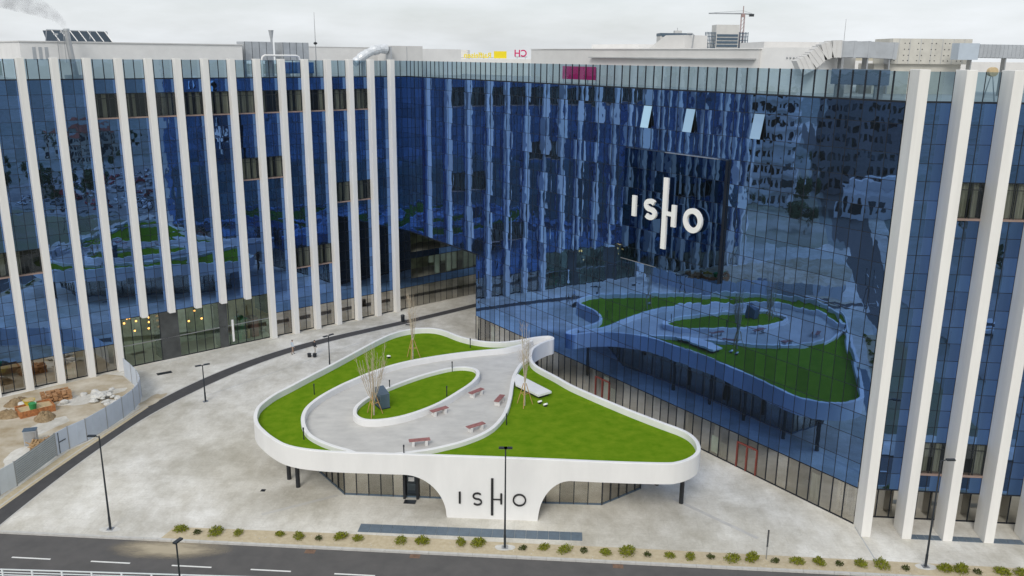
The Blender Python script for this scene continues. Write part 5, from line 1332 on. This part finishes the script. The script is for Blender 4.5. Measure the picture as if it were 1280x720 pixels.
# ------------------------------------------------------------------ far buildings, crane and signs
def block_building(name, label, loc, w, d, h, rz=0, floors=6, cols=8, wall='plaster', roof='roof', pitched=False, band=False, cat='building', blank=0):
    t = thing(name, label, cat, loc, rz)
    b = MB(); b.box((-w / 2, -d / 2, 0), (w / 2, d / 2, h), M[wall], None, M[roof]); b.build('wall', t)
    fh = h / floors; g = MB(); g.box((-.5, -.05, -.5), (.5, .05, .5), M['winglass']); gm_ = g.mesh('window')
    for f in range(floors - blank):
        for s in (-1, 1):
            for i in range(cols):
                x = -w / 2 + (i + .5) * w / cols; sc = Matrix.Diagonal((w / cols * .55, 1, fh * .5, 1))
                link('window', gm_, t, mw=Matrix.Translation((x, s * (d / 2 + .01), (f + .55) * fh)) @ sc)
        n2_ = max(2, int(cols * d / w))
        for s in (-1, 1):
            for i in range(n2_):
                y = -d / 2 + (i + .5) * d / n2_; sc = Matrix.Rotation(math.pi / 2, 4, 'Z') @ Matrix.Diagonal((d / n2_ * .55, 1, fh * .5, 1))
                link('window', gm_, t, mw=Matrix.Translation((s * (w / 2 + .01), y, (f + .55) * fh)) @ sc)
        if band:
            b = MB(); b.box((-w / 2 - .9, -d / 2 - .9, f * fh + .1), (w / 2 + .9, d / 2 + .9, f * fh + .9), M['white']); b.build('balcony', t)
    if pitched:
        b = MB(); hh = d * .32
        n = len(b.v); b.v += [(-w / 2 - .4, -d / 2 - .4, h), (w / 2 + .4, -d / 2 - .4, h), (w / 2 + .4, d / 2 + .4, h), (-w / 2 - .4, d / 2 + .4, h), (-w / 2 + d * .3, 0, h + hh), (w / 2 - d * .3, 0, h + hh)]
        for f in ((0, 1, 5, 4), (1, 2, 5), (2, 3, 4, 5), (3, 0, 4), (3, 2, 1, 0)): b.face(f, M['redroof'])
        b.build('roof', t)
    else:
        b = MB(); b.box((-w / 2 + 2, -d / 2 + 2, h), (-w / 2 + w * .3, d / 2 - 2, h + 2.2), M['white']); b.build('roof_box', t)
    return t
t = thing('tower_building', 'far tower under construction with scaffolding and blue storeys beside the crane', 'tower', (61, 262, 0))
b = MB(); b.box((-3.3, -3, 0), (3.3, 3, 41.9), M['offwhite']); b.build('core', t)
g = MB(); g.box((-3.0, -.1, -.55), (3.0, .1, .55), M['bluegrey']); gm_ = g.mesh('window')
for f in range(10): link('window', gm_, t, mw=Matrix.Translation((0, -3.05, 30.6 + f * .95 - .2)) @ Matrix.Diagonal((1, 1, .6, 1)))
b = MB()
for x in [-5.9 + i * .84 for i in range(15)]:
    if abs(x) < 3.0: continue
    for y in (-3, -1): b.box((x - .09, y - .09, 0), (x + .09, y + .09, 39.9), M['bluegrey'])
for z in [20 + i * .98 for i in range(21)]:
    for y in (-3, -1):
        b.box((-6, y - .07, z - .07), (-3.3, y + .07, z + .07), M['bluegrey']); b.box((3.3, y - .07, z - .07), (6, y + .07, z + .07), M['bluegrey'])
b.build('scaffold', t)
t = thing('tower_crane', 'far red and grey tower crane with a level jib', 'crane', (66.3, 264, 0))
b = MB()
for sx in (-.45, .45):
    for sy in (-.45, .45): b.box((sx - .07, sy - .07, 0), (sx + .07, sy + .07, 44.5), M['cranered'])
for i in range(40): b.tube([(-.45, -.45, i * 1.1), (.45, -.45, i * 1.1 + 1.1)], .05, M['cranered'], 4)
b.build('mast', t)
b = MB(); b.tube([(-10, 0, 45.2), (0, 0, 45.2), (3.2, 0, 45.0)], .2, M['duct'], 4); b.tube([(-10, 0, 45.3), (0, 0, 46.0), (3.0, 0, 45.1)], .05, M['duct'], 4); b.build('jib', t)
b = MB(); b.box((1.8, -.4, 44.4), (3.1, .4, 45.1), M['frame']); b.build('counterweight', t)
b = MB(); b.box((-.5, -.5, 44.2), (.5, .5, 45.2), M['cranered']); b.tube([(0, 0, 45.2), (0, 0, 47.3)], .14, M['cranered'], 5); b.build('cab', t)
t = thing('tower_building', 'far square tower block with a dark blue grid front behind the slanted roof light', 'tower', (53.5, 303, 0))
b = MB(); b.box((-5.2, -4, 0), (5.2, 4, 40.4), M['offwhite']); b.build('wall', t)
g = MB(); g.box((-.5, -.05, -.3), (.5, .05, .3), M['bluegrey']); gm_ = g.mesh('window')
for f in range(9):
    for i in range(7): link('window', gm_, t, mw=Matrix.Translation((-4.2 + i * 1.4, -4.06, 31.6 + f * 1.0)))
b = MB(); b.box((-5.3, -4.1, 39.6), (5.3, 4.1, 40.5), M['bluegrey']); b.build('cornice', t)
b = MB(); b.box((0, -1, 40.5), (2.4, 1.5, 41.4), M['offwhite']); b.tube([(1, 0, 41.4), (1, 0, 42.3)], .1, M['metal'], 5); b.build('roof_box', t)
block_building('bank_building', 'far white flat roofed building carrying reversed yellow and red sign letters', (-7, 241, 0), 26, 16, 31.9, 0, 8, 10, 'white', 'white', blank=2)
block_building('white_hall', 'bright white flat roofed building behind the ducts at the right', (50, 118, 0), 42, 16, 32.5, 0, 8, 14, 'white', 'white', blank=1)
block_building('flat_block', 'far low slab of flats behind the right roof', (95, 330, 0), 70, 14, 36, .1, 9, 18, 'plaster')
block_building('flat_block', 'far slab of flats showing at the left edge beyond the fins', (-160, 240, 0), 60, 14, 26, -.2, 9, 16, 'redwall')
def text_mesh(s, size, m, ext):
    cu = bpy.data.curves.new('text', 'FONT'); cu.body = s; cu.size = size; cu.extrude = ext; cu.offset = size * .022; cu.align_x = 'LEFT'
    o = bpy.data.objects.new('text', cu); COL.objects.link(o)
    dg = bpy.context.evaluated_depsgraph_get(); me = bpy.data.meshes.new_from_object(o.evaluated_get(dg)); bpy.data.objects.remove(o)
    me.materials.clear(); me.materials.append(m); return me
# both signs face away from us, so their words read reversed
TW = Matrix(((-1, 0, 0, 0), (0, 0, 1, 0), (0, 1, 0, 0), (0, 0, 0, 1)))
t = thing('roof_sign', 'yellow roof sign letters seen from behind, with a square emblem', 'sign', (-6, 233.5, 31.6))
o = link('lettering', text_mesh('Raiffeisen', 1.9, M['yellow'], .12), t, mw=Matrix.Translation((.1, 0, .55)) @ TW)
b = MB(); b.box((.7, -.15, .45), (4.0, .15, 2.25), M['yellow']); b.build('emblem', t)
b = MB()
for x in (-8, -5, -2, 1, 2): b.box((x, .1, 0), (x + .1, .2, .9), M['metal'])
b.box((-8.6, .1, .55), (2.3, .2, .66), M['metal']); b.build('frame', t)
t = thing('roof_sign', 'red roof sign letters CH seen from behind', 'sign', (3.2, 233.5, 31.6))
link('lettering', text_mesh('CH', 2.35, M['magenta'], .12), t, mw=Matrix.Translation((.1, 0, 1.0)) @ TW)
b = MB(); b.box((-3, .1, .8), (.2, .2, .95), M['metal']); b.box((-2.5, .1, 0), (-2.4, .2, .9), M['metal']); b.box((-.4, .1, 0), (-.3, .2, .9), M['metal']); b.build('frame', t)

# ------------------------------------------------------------------ the town the mirror glass looks at
sheet('car_park', [(45, 44), (45, -10), (120, -16), (120, 40)], -0.02, M['lot'])
sheet('car_park', [(-70, 44), (-70, 10), (-130, 14), (-130, 48)], -0.02, M['lot'])
sheet('meadow', [(-60, 44), (-60, -60), (40, -60), (40, 41)], -0.05, M['meadow'])
sheet('yard', [(-75, 60), (-210, 70), (-210, 130), (-75, 100)], -0.04, M['yard'])
block_building('flat_block', 'long banded block of flats with white balconies, mirrored in the blue facade', (-128, 86, 0), 17, 34, 27, 0, 8, 7, 'white', 'roof', False, True)
block_building('flat_block', 'dark brick office slab, mirrored at the right of the blue facade', (-150, 52, 0), 16, 26, 27, 0, 7, 6, 'dkwall', 'roof')
block_building('flat_block', 'white low hall mirrored at the right of the blue facade', (-116, 50, 0), 14, 18, 5, 0, 1, 6, 'white', 'roof')
block_building('flat_block', 'cream block of flats left of the building site beyond the frame', (-190, 118, 0), 30, 40, 22, .2, 7, 8, 'plaster', 'roof')
for i, (x, y, w, d, h, rz) in enumerate([(92, 62, 16, 10, 8, .3), (118, 54, 18, 11, 9, -.2), (150, 44, 22, 12, 10, .1), (140, 16, 16, 11, 8, .5), (165, -12, 20, 11, 9, -.4), (190, 30, 24, 13, 12, .2), (135, -34, 18, 10, 8, 0), (210, -30, 30, 13, 14, .3), (176, 66, 18, 12, 10, .2)]):
    block_building('town_house', ['cream house with a hipped red roof, first of those mirrored in the left wing', 'cream house with a hipped red roof by the car park corner', 'long cream house with a red roof beyond the car park', 'small cream house with a red roof east of the car park', 'cream house with a red roof far down the road', 'tall cream house with a red roof beyond the others', 'cream house with a red roof south of the car park', 'biggest cream house with a red roof far away', 'cream house with a red roof at the back of the row'][i], (x, y, 0), w, d, h, rz, 2, 6, 'plaster', 'redroof', True, cat='house')
def leaf_tree(loc, h, label, seed):
    r = random.Random(seed); t = thing('leafy_tree', label, 'tree', loc, group='leafy trees round the town streets')
    b = MB(); b.tube([(0, 0, 0), (.05, 0, h * .3), (0, .1, h * .75)], [h * .035, h * .025, h * .008], M['bark'], 7); b.build('trunk', t)
    b = MB()
    for i in range(520):
        d = Vector((r.gauss(0, 1), r.gauss(0, 1), r.gauss(0, 1))).normalized(); q = r.random() ** .4
        lob = .8 + .3 * math.sin(d.x * 4 + seed) * math.cos(d.y * 5 + seed)
        c = Vector((d.x * h * .30 * q * lob, d.y * h * .30 * q * lob, h * .62 + d.z * h * .34 * q * lob)); s = h * r.uniform(.03, .06)
        u = Vector((r.uniform(-1, 1), r.uniform(-1, 1), r.uniform(-1, 1))).normalized(); v = u.cross(d)
        if v.length < .1: continue
        v.normalize(); b.poly([tuple(c - u * s), tuple(c - v * s * .6), tuple(c + u * s), tuple(c + v * s * .6)], M['tree'])
    b.build('crown', t); return t
tt = [leaf_tree((60, 47, 0), 8, 'leafy street tree past the right end of the office block', 2), leaf_tree((-90, 66, 0), 7, 'leafy tree left of the building site beyond the frame', 5)]
r = random.Random(11)
for i in range(60):
    x, y = (r.uniform(46, 200), r.uniform(-60, 64)) if i < 50 else (r.uniform(-200, -75), r.uniform(56, 76))
    c = copy_tree(tt[i % 2], (x, y, 0), r.uniform(0, 6), scale=(r.uniform(.6, 1.2),) * 3); c['label'] = 'leafy tree standing among the town houses outside the frame' if i < 50 else 'leafy tree standing in the yards left of the frame'; c['group'] = 'leafy trees among the houses' if i < 50 else 'leafy trees in the left yards'
def car(label, loc, rz, m):
    t = thing('parked_car', label, 'car', loc, rz, 'cars in the car parks')
    b = MB(); pr = [(-2.1, .35), (-2.15, .75), (-1.95, .95), (-1.2, 1.0), (-.6, 1.42), (.9, 1.45), (1.5, 1.02), (2.0, .9), (2.15, .6), (2.1, .35)]
    n = len(pr); b.v = [(x, -.85, z) for x, z in pr] + [(x, .85, z) for x, z in pr]
    for i in range(n): j = (i + 1) % n; b.face((i, j, n + j, n + i)[::-1], M[m])
    b.face(range(n), M[m]); b.face([n + i for i in reversed(range(n))], M[m]); b.build('body', t, bevel=.05)
    b = MB()
    for s in (-.86, .86): b.poly([(-1.05, s, 1.02), (1.35, s, 1.02), (.85, s, 1.38), (-.55, s, 1.36)][::(1 if s < 0 else -1)], M['winglass'])
    b.poly([(-1.22, -.7, 1.02), (-1.22, .7, 1.02), (-.68, .65, 1.42), (-.68, -.65, 1.42)][::-1], M['winglass']); b.poly([(1.5, -.7, 1.06), (1.5, .7, 1.06), (.97, .65, 1.45), (.97, -.65, 1.45)], M['winglass']); b.build('window', t)
    for x in (-1.35, 1.35):
        for s in (-.8, .8): b = MB(); b.tube([(x, s - .1, .33), (x, s + .1, .33)], .33, M['dark'], 12); b.build('wheel', t)
    return t
M['carw'] = mat('white_car_paint', (.7, .7, .7), .3, var=.02); M['cars'] = mat('silver_car_paint', (.3, .31, .33), .3, metal=.5, var=.02); M['carr'] = mat('red_car_paint', (.35, .03, .03), .3, var=.02)
cs = [car('white hatchback parked in the car park outside the frame', (55, 30, 0), .3, 'carw'), car('silver hatchback parked in the car park outside the frame', (60, 30, 0), .3, 'cars'), car('red hatchback parked in the car park outside the frame', (65, 28, 0), .3, 'carr')]
for i in range(54):
    if i < 32: x, y = 52 + (i % 8) * 7 + r.uniform(-1, 1), 35 - (i // 8) * 10 + r.uniform(-1, 1)
    else: x, y = -76 - ((i - 32) % 8) * 5.5 + r.uniform(-1, 1), 40 - ((i - 32) // 8) * 9 + r.uniform(-1, 1)
    copy_tree(cs[i % 3], (x, y, -.02), r.choice((0, 1.57)) + r.uniform(-.1, .1))
